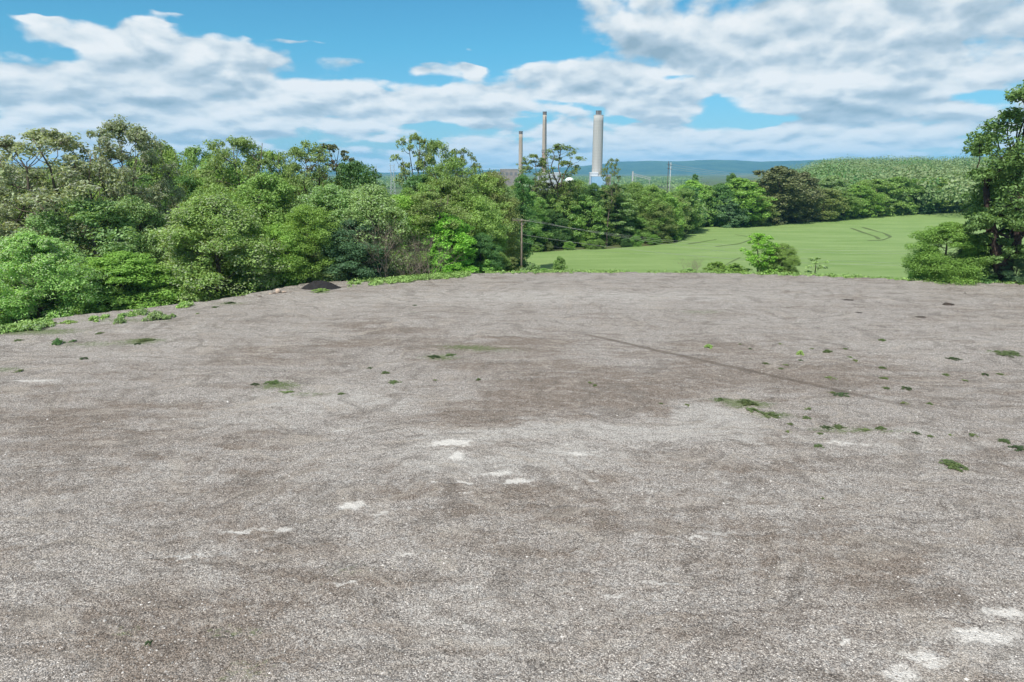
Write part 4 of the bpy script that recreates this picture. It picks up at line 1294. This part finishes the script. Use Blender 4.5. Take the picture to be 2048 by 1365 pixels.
def chimney(u, vtop, wt, wb, label, mat, cap_h, cap_f, Y=PY):
    top = px(u, vtop, Y)
    Ht = top[2] - gz
    e_ = empty('chimney', (top[0], Y, gz), 0, label, 'chimney')
    k_ = mpp(Y, 330)
    mb = MB()
    hs = np.linspace(0, Ht - cap_h, 14)
    mb.tube(np.stack([0 * hs, 0 * hs, hs], -1), np.linspace(wb, wt, 14) * k_ / 2, 32)
    link('shaft', mb.mesh('shaft', True), mat, e_)
    mb = MB()
    rc = wt * k_ / 2 * cap_f
    mb.tube(np.array([[0, 0, Ht - cap_h - 0.2], [0, 0, Ht]]), rc, 28)
    mb.tube(np.array([[0, 0, Ht - 1.2], [0, 0, Ht + 0.15]]), rc * 1.04, 28)
    link('cap', mb.mesh('cap'), CAP, e_)
    return e_, Ht, k_


c1, h_, k_ = chimney(1041.5, 263, 7.4, 9.0, 'shortest slim tan chimney, left one of the three plant chimneys', CON1, 5.0, 1.03, 1330)
c2, h_, k_ = chimney(1089.5, 224, 7.6, 10.6, 'tall slim tan chimney with a reddish band, middle one of three', CON1, 5.5, 1.04)
# red painted band and gallery on the middle chimney
mb = MB()
zz0, zz1 = at(1090, 330, PY)[2] - gz, at(1090, 305, PY)[2] - gz
mb.tube(np.array([[0, 0, zz0 - 6], [0, 0, zz1]]), [10.1 * K / 2 * 0.985, 9.35 * K / 2 * 1.01], 32, cap=False)
link('red_band', mb.mesh('band', True), plain('red_band', (0.40, 0.27, 0.235), 0.9, 0.15, 0.2), c2)
mb = MB()
for zz in (zz1, zz1 + 4.5):
    th = np.linspace(0, 2 * np.pi, 29)
    mb.tube(np.stack([np.cos(th) * 10.4 * K / 2, np.sin(th) * 10.4 * K / 2, 0 * th + zz], -1), 0.28, 4, cap=False)
for a_ in np.linspace(0, 2 * np.pi, 10, endpoint=False):
    mb.tube(np.array([[math.cos(a_) * 10.4 * K / 2, math.sin(a_) * 10.4 * K / 2, z_] for z_ in (zz1, zz1 + 4.5)]), 0.25, 4)
link('gallery', mb.mesh('gallery'), STEELD, c2)
mb = MB()
mb.tube(np.array([[2.0, -11.6 * K / 2, 0], [1.3, -8.6 * K / 2, h_ - 8]]), 0.5, 4)
link('ladder', mb.mesh('ladder'), STEELD, c2)
c3, h_, k_ = chimney(1197.5, 222, 19.2, 21.8, 'broad pale grey concrete chimney, right and thickest of the three', CON2, 8.0, 0.58)
mb = MB()
mb.tube(np.array([[0, 0, h_ - 8.6], [0, 0, h_ - 7.9]]), 19.6 * K / 2, 32)
link('rim', mb.mesh('rim'), GREYC, c3)
mb = MB()
for a_ in (-2.2, -0.9):
    mb.tube(np.array([[math.cos(a_) * 5.9, math.sin(a_) * 5.9, h_ - 8], [math.cos(a_) * 5.9, math.sin(a_) * 5.9, h_ - 0.5]]), 0.3, 4)
link('cap_stay', mb.mesh('cap_stay'), STEEL, c3)


def building(name, u0, u1, vtop, Y, dep, mat, label, roofm=WHITE, windows=0, zb=gz):
    a_, b_ = px(u0, vtop, Y), px(u1, vtop, Y)
    Ht = a_[2] - zb
    e_ = empty(name, ((a_[0] + b_[0]) / 2, Y + dep / 2, zb), 0, label, 'building')
    w_ = (b_[0] - a_[0]) / 2
    mb = MB(); mb.box(-w_, w_, -dep / 2, dep / 2, 0, Ht - 1.0)
    link('wall', mb.mesh('wall'), mat, e_)
    mb = MB(); mb.box(-w_ - 0.4, w_ + 0.4, -dep / 2 - 0.4, dep / 2 + 0.4, Ht - 1.0, Ht)
    link('roof', mb.mesh('roof'), roofm, e_)
    for k2 in range(windows):
        mb = MB()
        xc = -w_ + (k2 + 0.5) * 2 * w_ / windows
        mb.box(xc - w_ / windows * 0.55, xc + w_ / windows * 0.55, -dep / 2 - 0.15, -dep / 2 + 0.2, Ht * 0.70, Ht * 0.84)
        link('window', mb.mesh('window'), STEELD, e_)
    return e_


building('turbine_hall', 1076, 1122, 345.5, 1370, 40, GREYC, 'long grey plant hall with white roof between middle and broad chimney', WHITE, 5)
building('plant_building', 1184, 1212, 352, 1365, 30, BLUE, 'light blue plant building with white roof at the foot of the broad chimney', WHITE, 0)
building('scrubber_building', 1180, 1196, 345, 1385, 14, GREYC, 'small pale grey plant building against the left foot of the broad chimney', WHITE, 0)
building('boiler_house', 1000, 1036, 338, 1420, 40, BROWNC, 'brown boiler house with flat roof left of the smallest chimney', GREYC, 4)
building('annex_building', 984, 1006, 344, 1440, 30, BROWNC, 'low brown annex left of the brown boiler house', GREYC, 3)
building('switch_house', 1206, 1222, 350, 1400, 16, BROWNC, 'small tan building right of the broad chimney foot', GREYC, 2)
# round storage dome
e_ = empty('storage_dome', px(1139, 362, 1345) * [1, 1, 0] + np.array([0, 0, 0]), 0, 'white rounded storage dome in front of the plant hall', 'storage dome')
e_.location.z = gz
zt = px(1139, 355, 1345)[2] - gz
mb = MB()
th = np.linspace(0, math.pi / 2, 8)
mb.tube(np.stack([0 * th, 0 * th, zt - 9 + 9 * np.sin(th)], -1), 9.5 * np.cos(th) + 0.05, 24)
link('roof', mb.mesh('dome_roof', True), WHITE, e_)
mb = MB(); mb.tube(np.array([[0, 0, 0], [0, 0, zt - 9]]), 9.5, 24)
link('wall', mb.mesh('dome_wall', True), GREYC, e_)
# coal conveyor with its tower
e_ = empty('coal_conveyor', px(1265, 360, 1300) * [1, 1, 0], 0, 'pale conveyor gantry sloping down right from its tower, before the blue ridge', 'conveyor')
e_.location.z = gz
zt = px(1265, 343, 1300)[2] - gz
k_ = mpp(1300, 340)
mb = MB(); mb.box(-1.2, 1.2, -1.5, 1.5, 0, zt)
link('tower', mb.mesh('tower'), STEEL, e_)
mb = MB()
for dz_ in (0, 3.4):
    mb.tube(np.array([[1, 0, zt - 4 - dz_], [36 * k_, 0, zt - 12 - dz_]]), 0.45, 4)
for f_ in np.linspace(0, 1, 12):
    mb.tube(np.array([[1 + f_ * (36 * k_ - 1), 0, zt - 4 - 8 * f_], [1 + f_ * (36 * k_ - 1), 0, zt - 7.4 - 8 * f_]]), 0.3, 4)
link('belt_gallery', mb.mesh('belt_gallery'), STEEL, e_)
mb = MB()
mb.tube(np.array([[5, 0, 0], [5, 0, zt - 7]]), 0.4, 4)
mb.tube(np.array([[34 * k_, 0, 0], [34 * k_, 0, zt - 14]]), 0.4, 4)
link('support', mb.mesh('support'), STEEL, e_)


def pylon(u, vtop, Y, label, wpx=12):
    top = px(u, vtop, Y)
    z0 = h1(top[0], Y)
    Ht = top[2] - z0
    w_ = wpx * mpp(Y, 340) / 2
    e_ = empty('lattice_pylon', (top[0], Y, z0), 0, label, 'pylon', 'lattice pylons in the gap to the far hills')
    mb = MB()
    wz = lambda f: w_ * (0.75 - 0.35 * min(1, f / 0.6))
    for sx in (-1, 1):
        for sy in (-1, 1):
            mb.tube(np.array([[sx * wz(0), sy * wz(0), -1], [sx * wz(.6), sy * wz(.6), Ht * .6], [sx * w_ * .62, sy * 0.4, Ht]]), 0.28, 4)
    lv = np.linspace(0, 0.6, 7)
    for a_, b_ in zip(lv[:-1], lv[1:]):
        for s in (-1, 1):
            mb.tube(np.array([[s * wz(a_), -wz(a_), a_ * Ht], [-s * wz(b_), -wz(b_), b_ * Ht]]), 0.16, 4)
            mb.tube(np.array([[-wz(a_), s * wz(a_), a_ * Ht], [-wz(b_), -s * wz(b_), b_ * Ht]]), 0.16, 4)
    link('frame', mb.mesh('pylon_frame'), STEEL, e_)
    mb = MB()
    for zf, hw in ((0.78, 1.25), (0.92, 0.8)):
        mb.tube(np.array([[-w_ * hw, 0, Ht * zf], [w_ * hw, 0, Ht * zf]]), 0.25, 4)
        mb.tube(np.array([[-w_ * hw, 0, Ht * zf], [0, 0, Ht * (zf - 0.08)], [w_ * hw, 0, Ht * zf]]), 0.18, 4)
    link('crossarm', mb.mesh('pylon_arm'), STEEL, e_)


pylon(784, 327, 1150, 'larger lattice pylon standing in the gap to the far hills', 13)
pylon(749, 330, 1300, 'faint lattice pylon partly behind the crowns left of the gap', 10)

# ------------------------------------------------------------------ wooden poles and wires
WOOD = plain('weathered_wood', (0.20, 0.165, 0.13), 0.95, 0.2, 3.0, (0.12, 0.10, 0.08), 0.3, 14)
WOODD = plain('dark_wood', (0.10, 0.085, 0.075), 0.95)
WIRE = plain('bare_wire', (0.30, 0.31, 0.29), 0.5)
PORC = plain('porcelain', (0.20, 0.17, 0.15), 0.3)
pole_top = at(1043.5, 438, 90.0)
pb0 = np.array([pole_top[0], 90.0, h1(pole_top[0], 90.0)])
e_ = empty('utility_pole', pb0, 0, 'weathered wooden utility pole with one crossarm at the far gravel edge', 'utility pole')
PH = pole_top[2] - pb0[2]
mb = MB(); mb.tube(np.array([[0, 0, -1], [0, 0, PH * 0.5], [0, 0, PH]]), [0.14, 0.12, 0.10], 12)
link('post', mb.mesh('post', True), WOOD, e_)
mb = MB(); mb.tube(np.array([[-1.25, -0.19, PH - 0.18], [1.05, -0.19, PH - 0.30]]), 0.06, 4)
link('crossarm', mb.mesh('crossarm'), WOOD, e_)
mb = MB()
for s in (-1, 1):
    mb.tube(np.array([[s * 0.6, -0.2, PH - 0.26], [s * 0.05, -0.18, PH - 0.85]]), 0.025, 4)
link('brace', mb.mesh('brace'), STEELD, e_)
INS = [(-1.18, PH - 0.04), (-0.55, PH - 0.07), (0.98, PH - 0.16)]
for (ix, iz) in INS:
    mb = MB(); mb.tube(np.array([[ix, -0.19, iz - 0.1], [ix, -0.19, iz], [ix, -0.19, iz + 0.05], [ix, -0.19, iz + 0.12]]), [0.02, 0.04, 0.045, 0.02], 8)
    link('insulator', mb.mesh('insulator', True), PORC, e_)


def wire(p0, p1, sag, rad, label, group='wires strung from the utility pole', name='overhead_wire', mat=WIRE):
    t_ = np.linspace(0, 1, 90)[:, None]
    P = p0 + (p1 - p0) * t_
    P[:, 2] -= sag * 4 * (t_ * (1 - t_))[:, 0]
    mb = MB(); mb.tube(P - P[0], rad, 5)
    o = link(name, mb.mesh(name, True), mat, label=label, cat='wire', group=group)
    o.location = P[0]
    return o


# next pole stands outside the picture on the right; the wires run to it
far = at(2560, 452, 72.0)
ends = [far + np.array([0, 0, 0.0]), far + np.array([0.3, 0.5, 0.35]), far + np.array([0.3, -1.2, -1.6])]
wl = ['topmost wire from the left arm of the utility pole, fading over the trees', 'wire from inner crossarm insulator passing before the field',
      'wire from the right arm of the utility pole, crossing the big dark tree']
for (ix, iz), en, sg, lb in zip(INS, ends, (3.4, 3.9, 3.8), wl):
    wire(pb0 + np.array([ix, -0.19, iz + 0.13]), en, sg, 0.009, lb)
wire(pb0 + np.array([0.0, -0.2, PH - 2.0]), far + np.array([0, 0, -2.2]), 2.9, 0.013, 'lowest thicker cable from the utility pole, crossing field and right bush')
wire(pb0 + np.array([0.15, 0.1, PH - 3.1]), at(1450, 500, 150.0), 1.2, 0.012, 'thin cable running from the pole back along the tree row')
# skyline H-frame poles and their lines
for (u_, vt, Y_, lb) in ((1337.5, 323, 370, 'dark tall wooden line pole on the skyline, left of the pair'), (1342, 325, 392, 'thin pale line pole just right of the dark one')):
    tp = at(u_, vt, Y_)
    z0 = h1(tp[0], Y_)
    e_ = empty('line_pole', (tp[0], Y_, z0), 0, lb, 'utility pole', 'pair of line poles on the skyline')
    mb = MB(); mb.tube(np.array([[0, 0, -1], [0, 0, tp[2] - z0]]), [0.24, 0.17], 8)
    link('post', mb.mesh('line_post', True), WOODD if u_ < 1340 else STEEL, e_)
    mb = MB()
    for dz_ in (1.6, 3.6):
        mb.tube(np.array([[-0.9, -0.4, tp[2] - z0 - dz_], [0.9, -0.4, tp[2] - z0 - dz_]]), 0.09, 4)
    link('crossarm', mb.mesh('line_arm'), WOODD, e_)
for k_, (v0, v1_) in enumerate(((328, 352), (333, 357), (338, 360))):
    wire(at(1339, v0, 371), at(1560 + 30 * k_, v1_, 260), 1.0, 0.035, ['top', 'middle', 'bottom'][k_] + ' one of the three pale lines sloping right from the skyline poles',
         'lines sloping right from the skyline poles', 'power_line', STEEL)

# ------------------------------------------------------------------ things on the lot
ASPH = plain('asphalt_millings', (0.022, 0.020, 0.021), 0.95, 0.2, 4.0, (0.010, 0.009, 0.009), 0.9, 14)
DIRT = plain('dark_dirt', (0.050, 0.038, 0.030), 0.95, 0.2, 4.0, None, 0.8, 14)


def heap(u, v, wpx, hpx, mat, label, seed, aspect=0.6, peak=1.0):
    c_ = gp(u, v)
    k_ = mpp(c_[1], v)
    R_ = wpx * k_ / 2
    Hh = hpx * k_
    n_ = 46
    th = np.linspace(0, 2 * np.pi, n_, endpoint=False)
    f = np.linspace(0, 1, 18)
    F_, TH = np.meshgrid(f, th, indexing='ij')
    r = np.random.default_rng(seed)
    out_ = 1 + 0.16 * snoise(np.cos(TH) * 3, np.sin(TH) * 3, seed, 2, 1.0)
    X_ = F_ * R_ * np.cos(TH) * out_
    Y_ = F_ * R_ * aspect * np.sin(TH) * out_
    Z_ = Hh * 0.92 * (1 - F_ ** 2.0) ** 1.25 * (1 + 0.22 * snoise(X_ * 2, Y_ * 2, seed + 1, 3, 2 / R_)) - 0.06 + 0.03 * snoise(X_, Y_, seed + 2, 3, 12.0) * (1 - F_)
    X_ += -0.15 * R_ * (1 - F_)
    V = np.stack([X_, Y_, Z_], -1).reshape(-1, 3)
    i_ = np.arange(17)[:, None] * n_; j_ = np.arange(n_)[None, :]
    q_ = np.stack([i_ + j_, i_ + n_ + j_, i_ + n_ + (j_ + 1) % n_, i_ + (j_ + 1) % n_], -1).reshape(-1, 4)
    nv = len(V)
    mb = MB(); mb.add(V, q_)
    o = link('asphalt_pile' if mat is ASPH else 'dirt_clump', mb.mesh('heap', True), mat, label=label, cat='pile' if mat is ASPH else 'dirt heap')
    o.location = (c_[0], c_[1], 0.05)
    return o


heap(641, 578, 84, 17, ASPH, 'large black heap of asphalt millings on the far left gravel edge', 51, 0.62)
heap(1896, 611, 30, 6, DIRT, 'small dark mound on the gravel, far right', 52, 0.8)
heap(1922, 612, 9, 1.8, DIRT, 'tiny dark lump just right of the small dark mound', 53, 0.8)
heap(1842, 635, 28, 2.6, DIRT, 'flat dark strip of dirt below the small dark mound', 54, 0.7)
heap(1717, 626, 20, 1.6, DIRT, 'low dark scrape of dirt left of the flat strip', 55, 0.7)
heap(950, 549, 22, 3.5, ASPH, 'small black lump on the far gravel edge by the lime-green tree', 56, 0.7)
heap(1930, 587, 7, 1.4, DIRT, 'tiny dark lump near the foot of the dark-trunked tree', 57, 0.8)
heap(1635, 577, 7, 1.4, DIRT, 'tiny dark lump on the gravel below the thin pale sapling', 58, 0.8)
heap(1700, 601, 46, 1.6, DIRT, 'thin dark muddy ridge along the brown puddle stain', 59, 0.5)

ROCK = plain('pale_rock', (0.47, 0.38, 0.31), 0.9, 0.12, 2.0, (0.30, 0.23, 0.18), 0.6, 6)
ROCKG = plain('grey_rock', (0.22, 0.18, 0.155), 0.9, 0.12, 2.0, (0.12, 0.095, 0.08), 0.6, 6)


def rock(u, v, wpx, hpx, mat, label, seed, Y=None, dz=0.0):
    c_ = gp(u, v)
    k_ = mpp(c_[1], v)
    r = np.random.default_rng(seed)
    nl, nt = 7, 10
    V, Q = [], []
    pl = r.normal(size=(9, 3)); pl /= np.linalg.norm(pl, axis=1)[:, None]
    for a_ in np.linspace(0.12, math.pi - 0.12, nl):
        for b_ in np.linspace(0, 2 * np.pi, nt, endpoint=False):
            d = np.array([math.sin(a_) * math.cos(b_), math.sin(a_) * math.sin(b_), math.cos(a_)])
            rr_ = min(1.0, min([0.72 / max(0.3, float(d @ n_)) for n_ in pl])) * r.uniform(0.95, 1.05)
            V.append(d * rr_)
    for a_ in range(nl - 1):
        for b_ in range(nt):
            Q.append((a_ * nt + b_, (a_ + 1) * nt + b_, (a_ + 1) * nt + (b_ + 1) % nt, a_ * nt + (b_ + 1) % nt))
    V = np.array(V) * np.array([wpx * k_ / 2, wpx * k_ / 2 * 0.8, hpx * k_ / 2])
    top = list(range(nt)); bot = [(nl - 1) * nt + s for s in range(nt)]
    mb = MB(); mb.add(V, Q)
    mb.t.append(np.array([(top[0], top[s], top[s + 1]) for s in range(1, nt - 1)] + [(bot[0], bot[s + 1], bot[s]) for s in range(1, nt - 1)]))
    o = link('rock', mb.mesh('rock'), mat, label=label, cat='rock', group='rocks at the far left gravel edge')
    o.location = (c_[0], c_[1], hpx * k_ * 0.40 + dz)
    return o


rock(557, 588, 13, 12, ROCK, 'tallest pale pinkish rock at the far left gravel edge', 61)
rock(569, 587, 11, 6, ROCK, 'low pale rock right of the tallest pinkish rock', 62)
rock(549, 589, 9, 6, ROCKG, 'brown rock touching the left side of the tallest rock', 63)
rock(541, 590, 7, 4, ROCK, 'small pale rock at the left end of the rock group', 64)
rock(581, 586, 9, 3.5, ROCKG, 'flat brown rock at the right end of the rock group', 65)
rock(520, 594, 9, 3, ROCKG, 'flat brown stone further left of the rock group', 66)


def weed(u, v, wpx, hpx, leaf, label, proto=0, name='weed_plant', group=None, cat='weed'):
    """leafy weed standing on the gravel; several shared meshes"""
    c_ = gp(u, v)
    k_ = mpp(c_[1], v)
    P = WEEDS[proto]
    e_ = empty(name, (c_[0], c_[1], float(lot_z(c_[0], c_[1])) - 0.01), (u * 1.7) % 6.28, label, cat, group)
    e_.scale = (wpx * k_ / 2, wpx * k_ / 2 * 0.9, max(0.08, hpx * k_ * 1.05))
    link('foliage', P, L[leaf], e_)
    return e_


WEEDS = []
for s in range(4):
    r = np.random.default_rng(500 + s)
    n_ = (26, 16, 30, 20)[s]
    cc = np.stack([r.normal(size=n_) * 0.45, r.normal(size=n_) * 0.45, np.zeros(n_)], -1)
    cc[:, 2] = np.clip(0.62 - 0.4 * np.hypot(cc[:, 0], cc[:, 1]), 0.12, 1) * r.uniform(0.6, 1.2, n_)
    v, q_ = leaf_quads(cc, np.tile([0.26, 0.26, 0.26], (n_, 1)), 26, 0.13, r, 0.5, 2.4, 0.3)
    v[:, 2] = np.clip(v[:, 2], 0.0, 1.1)
    WEEDS.append(mesh_np('weed%d' % s, v, q_))
weed(240, 648, 22, 17, 'soft', 'upright pale weed on the left gravel, right of the roadside patch', 0)
weed(312, 640, 44, 19, 'soft', 'widest pale weed clump on the left gravel edge', 2)
weed(286, 630, 22, 19, 'soft', 'pale weed standing just left behind the widest clump', 0)
weed(248, 634, 24, 9, 'soft', 'low pale weed behind the upright pale weed', 1)
weed(345, 636, 16, 9, 'soft', 'small pale weed right of the widest clump', 3)
weed(370, 614, 34, 12, 'pale', 'pale weed mound at the bank below the rounded pale-green tree', 2)
weed(70, 660, 56, 17, 'soft', 'broad pale weed clump near the left border', 2)
weed(5, 664, 30, 16, 'soft', 'pale weed clump cut by the left border', 0)
weed(116, 690, 22, 15, 'dark', 'round dark green weed alone on the left gravel', 0)
weed(147, 686, 14, 6, 'dark', 'small dark weed right of the round dark one', 1)
weed(137, 648, 28, 7, 'grass', 'low grassy weed right of the broad pale clump', 3)
weed(640, 584, 34, 6, 'grass', 'low yellow-green weeds at the foot of the black heap', 3)
weed(1417, 697, 19, 8, 'grass', 'bright green grass tuft, leftmost on the right-hand gravel', 2)
weed(1600, 711, 15, 11, 'grass', 'upright spiky grass tuft, left of the rounded tuft', 0)
weed(1655, 706, 18, 6, 'weed', 'flat rounded green tuft right of the spiky tuft', 2)
weed(1905, 934, 46, 8, 'weed', 'broadest dark green weed mat on the right gravel', 2)
weed(1915, 942, 26, 5, 'weed', 'small green weed at the right foot of the broadest mat', 1)
weed(1495, 808, 40, 8, 'weed', 'largest green patch of weeds beside the pale gravel tongue', 2)
weed(1505, 823, 26, 7, 'weed', 'round weed directly below the largest green patch', 3)
weed(1440, 801, 20, 6, 'weed', 'small weed left of the largest green patch', 1)
weed(1540, 831, 40, 5, 'weed', 'flat sparse weed patch trailing right of the largest patch', 3)
GT = 'small weed tufts scattered on the gravel'


def TUFTL(u, v, k, w):
    """where a small tuft stands, told by the marks on the gravel"""
    c = ('dull green', 'yellow-green', 'dull green', 'dark green')[k]
    marks = [((60, 720), 'near the left border'), ((170, 690), 'by the round dark weed'), ((290, 690), 'below the widest pale weed clump'), ((420, 612), 'at the bank under the pale-green tree'),
             ((550, 775), 'in the green-tinged patch left of centre'), ((770, 755), 'left of the dark puddle stain'), ((880, 715), 'above the dark puddle stain'),
             ((1185, 770), 'in the brown band mid-lot'), ((1340, 812), 'at the pale gravel tongue'), ((1500, 690), 'above the wheel rut'), ((1580, 725), 'by the upright spiky tuft'),
             ((1700, 715), 'right of the rounded tuft'), ((1770, 690), 'uppermost on the right gravel'), ((1770, 750), 'right of the wheel rut'), ((1670, 780), 'on the wheel rut'),
             ((1615, 830), 'below the wheel rut'), ((1590, 870), 'right of the largest weed patch'), ((1670, 858), 'in the trail of weeds below the rut'), ((1750, 862), 'in the trail of weeds further right'),
             ((1840, 870), 'at the end of the weed trail'), ((1830, 790), 'right of the lower rut end'), ((1900, 735), 'below the flat dark strip'), ((1980, 750), 'near the right border'),
             ((2010, 705), 'near the right border, uppermost'), ((1950, 875), 'above the broadest weed mat'), ((2020, 892), 'at the right border above the weed mat'), ((1640, 895), 'alone below the weed trail'),
             ((1645, 1000), 'alone low on the right gravel'), ((297, 1290), 'alone in the bottom left corner area')]
    m = min(marks, key=lambda q: (q[0][0] - u) ** 2 + 4 * (q[0][1] - v) ** 2)[1]
    return ('wide ' if w >= 22 else 'tiny ' if w <= 10 else 'small ') + c + ' weed tuft ' + m


for k_, (u_, v_, w_, hp) in enumerate([(1531, 730, 13, 4), (1710, 723, 14, 4), (1764, 683, 15, 5), (1906, 720, 26, 4), (2012, 709, 56, 3), (1659, 758, 20, 4), (1769, 759, 16, 4),
                                       (1683, 791, 32, 4), (1665, 788, 12, 5), (1617, 820, 15, 5), (1612, 838, 16, 5), (1813, 778, 24, 4), (1772, 778, 16, 4), (1807, 808, 14, 5), (1859, 809, 12, 4),
                                       (1653, 857, 22, 4), (1678, 856, 24, 6), (1731, 863, 18, 5), (1762, 860, 20, 6), (1832, 869, 16, 4), (1860, 875, 12, 4), (1944, 873, 18, 6), (2008, 884, 26, 4),
                                       (2036, 899, 34, 5), (1637, 895, 20, 4), (1575, 865, 14, 3), (1892, 751, 14, 4), (1970, 751, 16, 4), (1764, 737, 14, 5), (1572, 733, 12, 3), (1562, 740, 10, 3),
                                       (510, 772, 16, 5), (545, 768, 30, 5), (575, 786, 28, 3), (770, 748, 16, 5), (740, 738, 12, 3), (788, 766, 26, 3), (870, 762, 10, 3), (957, 762, 10, 5),
                                       (868, 716, 26, 4), (900, 712, 22, 3), (1180, 768, 12, 4), (1190, 773, 10, 4), (168, 719, 18, 4), (37, 683, 16, 4), (40, 744, 16, 6), (290, 683, 30, 4),
                                       (275, 690, 16, 3), (682, 790, 14, 4), (1624, 700, 8, 3), (1700, 716, 10, 3), (1601, 723, 10, 3), (1830, 560, 8, 1), (1374, 812, 14, 3), (1645, 1000, 6, 2),
                                       (297, 1290, 16, 6), (1640, 870, 12, 4), (1560, 690, 9, 3), (1690, 700, 10, 3), (1500, 700, 8, 3), (1580, 850, 14, 3), (1900, 872, 10, 3), (1322, 810, 9, 3),
                                       (460, 608, 20, 4), (430, 616, 14, 3), (395, 628, 12, 2), (200, 668, 16, 3), (830, 612, 10, 2), (2000, 750, 14, 3), (1930, 762, 14, 3), (1480, 690, 7, 2)]):
    weed(u_, v_, w_, hp, ('weed', 'tuft', 'weed', 'weedd')[k_ % 4], TUFTL(u_, v_, k_ % 4, w_), k_ % 4, 'weed_tuft', GT)

# grass verge and rank growth along the edge: nobody could count it
r = np.random.default_rng(606)
pts, sz = [], []
for (u0, v0, u1, v1_, n_, dep, hh) in ((700, 571, 940, 551, 620, 3.5, 0.30), (-250, 735, 20, 662, 160, 3.0, 0.25), (20, 662, 110, 648, 150, 3.4, 0.22), (180, 640, 340, 620, 70, 2.5, 0.16),
                                       (940, 549, 1400, 547, 420, 3.0, 0.28), (1400, 547, 1800, 561, 420, 3.5, 0.30), (1800, 561, 2300, 583, 300, 3.0, 0.3)):
    a_, b_ = gp(u0, v0), gp(u1, v1_)
    t_ = r.random(n_)
    P = a_ + (b_ - a_) * t_[:, None]
    nrm = P[:, :2] / np.linalg.norm(P[:, :2], axis=1)[:, None]
    P[:, :2] += nrm * (r.beta(2, 1.3, n_) * dep - (1.7 if u0 < 900 else 0.3))[:, None]
    P = P[snoise(P[:, 0], P[:, 1], 91, 3, 0.9) > (-0.25 if u0 > 600 else 0.0)]
    n_ = len(P)
    P[:, 2] = np.maximum(H(P[:, 0], P[:, 1]), np.where(seg_dist(P[:, 0], P[:, 1], PAD) < 0, 0.03, -9)) + hh * 0.4
    pts.append(P); sz.append(np.full(n_, hh))
P = np.concatenate(pts); S = np.concatenate(sz) * r.uniform(0.6, 1.5, len(P))
v, q_ = leaf_quads(P, np.stack([S * 1.3, S * 1.3, S], -1), 30, 0.11, r, 0.4, 2.6, 0.2)
o = link('grass', mesh_np('grass', v, q_), L['grass'], kind='stuff')
o['label'] = 'green grass and weeds fringing the gravel edge'; o['category'] = 'grass'

# loose stones on the gravel, denser and visible near the camera
r = np.random.default_rng(707)
n_ = 26000
vv = 560 + (1420 - 560) * r.random(n_) ** 0.75
uu = r.uniform(-60, 2110, n_)
d = np.stack([(uu - 1024) / FPX, CP + (682.5 - vv) / FPX * SP, -SP + (682.5 - vv) / FPX * CP], -1)
P = np.array([0, 0, CAM_H]) + d * ((0 - CAM_H) / d[:, 2])[:, None]
P[:, 2] = lot_z(P[:, 0], P[:, 1])
S = np.clip(r.lognormal(math.log(0.022), 0.38, n_), 0.012, 0.085)
octv = np.array([(1, 0, 0), (0, 1, 0), (-1, 0, 0), (0, -1, 0), (0, 0, 0.75), (0, 0, -0.5)], float)
octf = np.array([(0, 1, 4), (1, 2, 4), (2, 3, 4), (3, 0, 4), (1, 0, 5), (2, 1, 5), (3, 2, 5), (0, 3, 5)])
jit = octv[None] * r.uniform(0.6, 1.35, (n_, 6, 1))
ang = r.uniform(0, 6.28, n_)
cs, sn = np.cos(ang)[:, None], np.sin(ang)[:, None]
V = np.stack([jit[..., 0] * cs - jit[..., 1] * sn * 0.75, jit[..., 0] * sn + jit[..., 1] * cs * 0.75, jit[..., 2]], -1) * S[:, None, None] + P[:, None, :]
F = (octf[None] + (np.arange(n_) * 6)[:, None, None]).reshape(-1, 3)
m, N, b = principled('loose_stone', 0.9, 0.25)
geo = N.new('ShaderNodeNewGeometry')
rp = N.new('ShaderNodeValToRGB')
N.put(rp.inputs[0], geo.outputs['Random Per Island'])
e_ = rp.color_ramp.elements
e_[0].position = 0; e_[0].color = (0.12, 0.105, 0.095, 1)
e_[1].position = 1; e_[1].color = (0.58, 0.55, 0.52, 1)
x_ = e_.new(0.5); x_.color = (0.24, 0.225, 0.21, 1)
x_ = e_.new(0.85); x_.color = (0.36, 0.335, 0.31, 1)
N.put(b.inputs['Base Color'], rp.outputs[0])
o = link('gravel', mesh_np('gravel', V.reshape(-1, 3), F), m, kind='stuff')
o['label'] = 'loose crushed stones lying over the gravel lot'; o['category'] = 'gravel'

# ------------------------------------------------------------------ haze
mb = MB()
mb.box(-15500, 15500, -15500, 15500, -70, 320)
m = bpy.data.materials.new('haze')
m.use_nodes = True
m.node_tree.nodes.clear()
N = NT(m.node_tree)
pv = N.new('ShaderNodeVolumePrincipled')
pv.inputs['Color'].default_value = (0.25, 0.62, 1.0, 1)
pv.inputs['Density'].default_value = 0.000075
o_ = N.new('ShaderNodeOutputMaterial')
m.node_tree.links.new(pv.outputs[0], o_.inputs['Volume'])
link('haze', mb.mesh('haze'), m, kind='stuff')
print('trees', TREES, 'objects', len(bpy.data.objects))
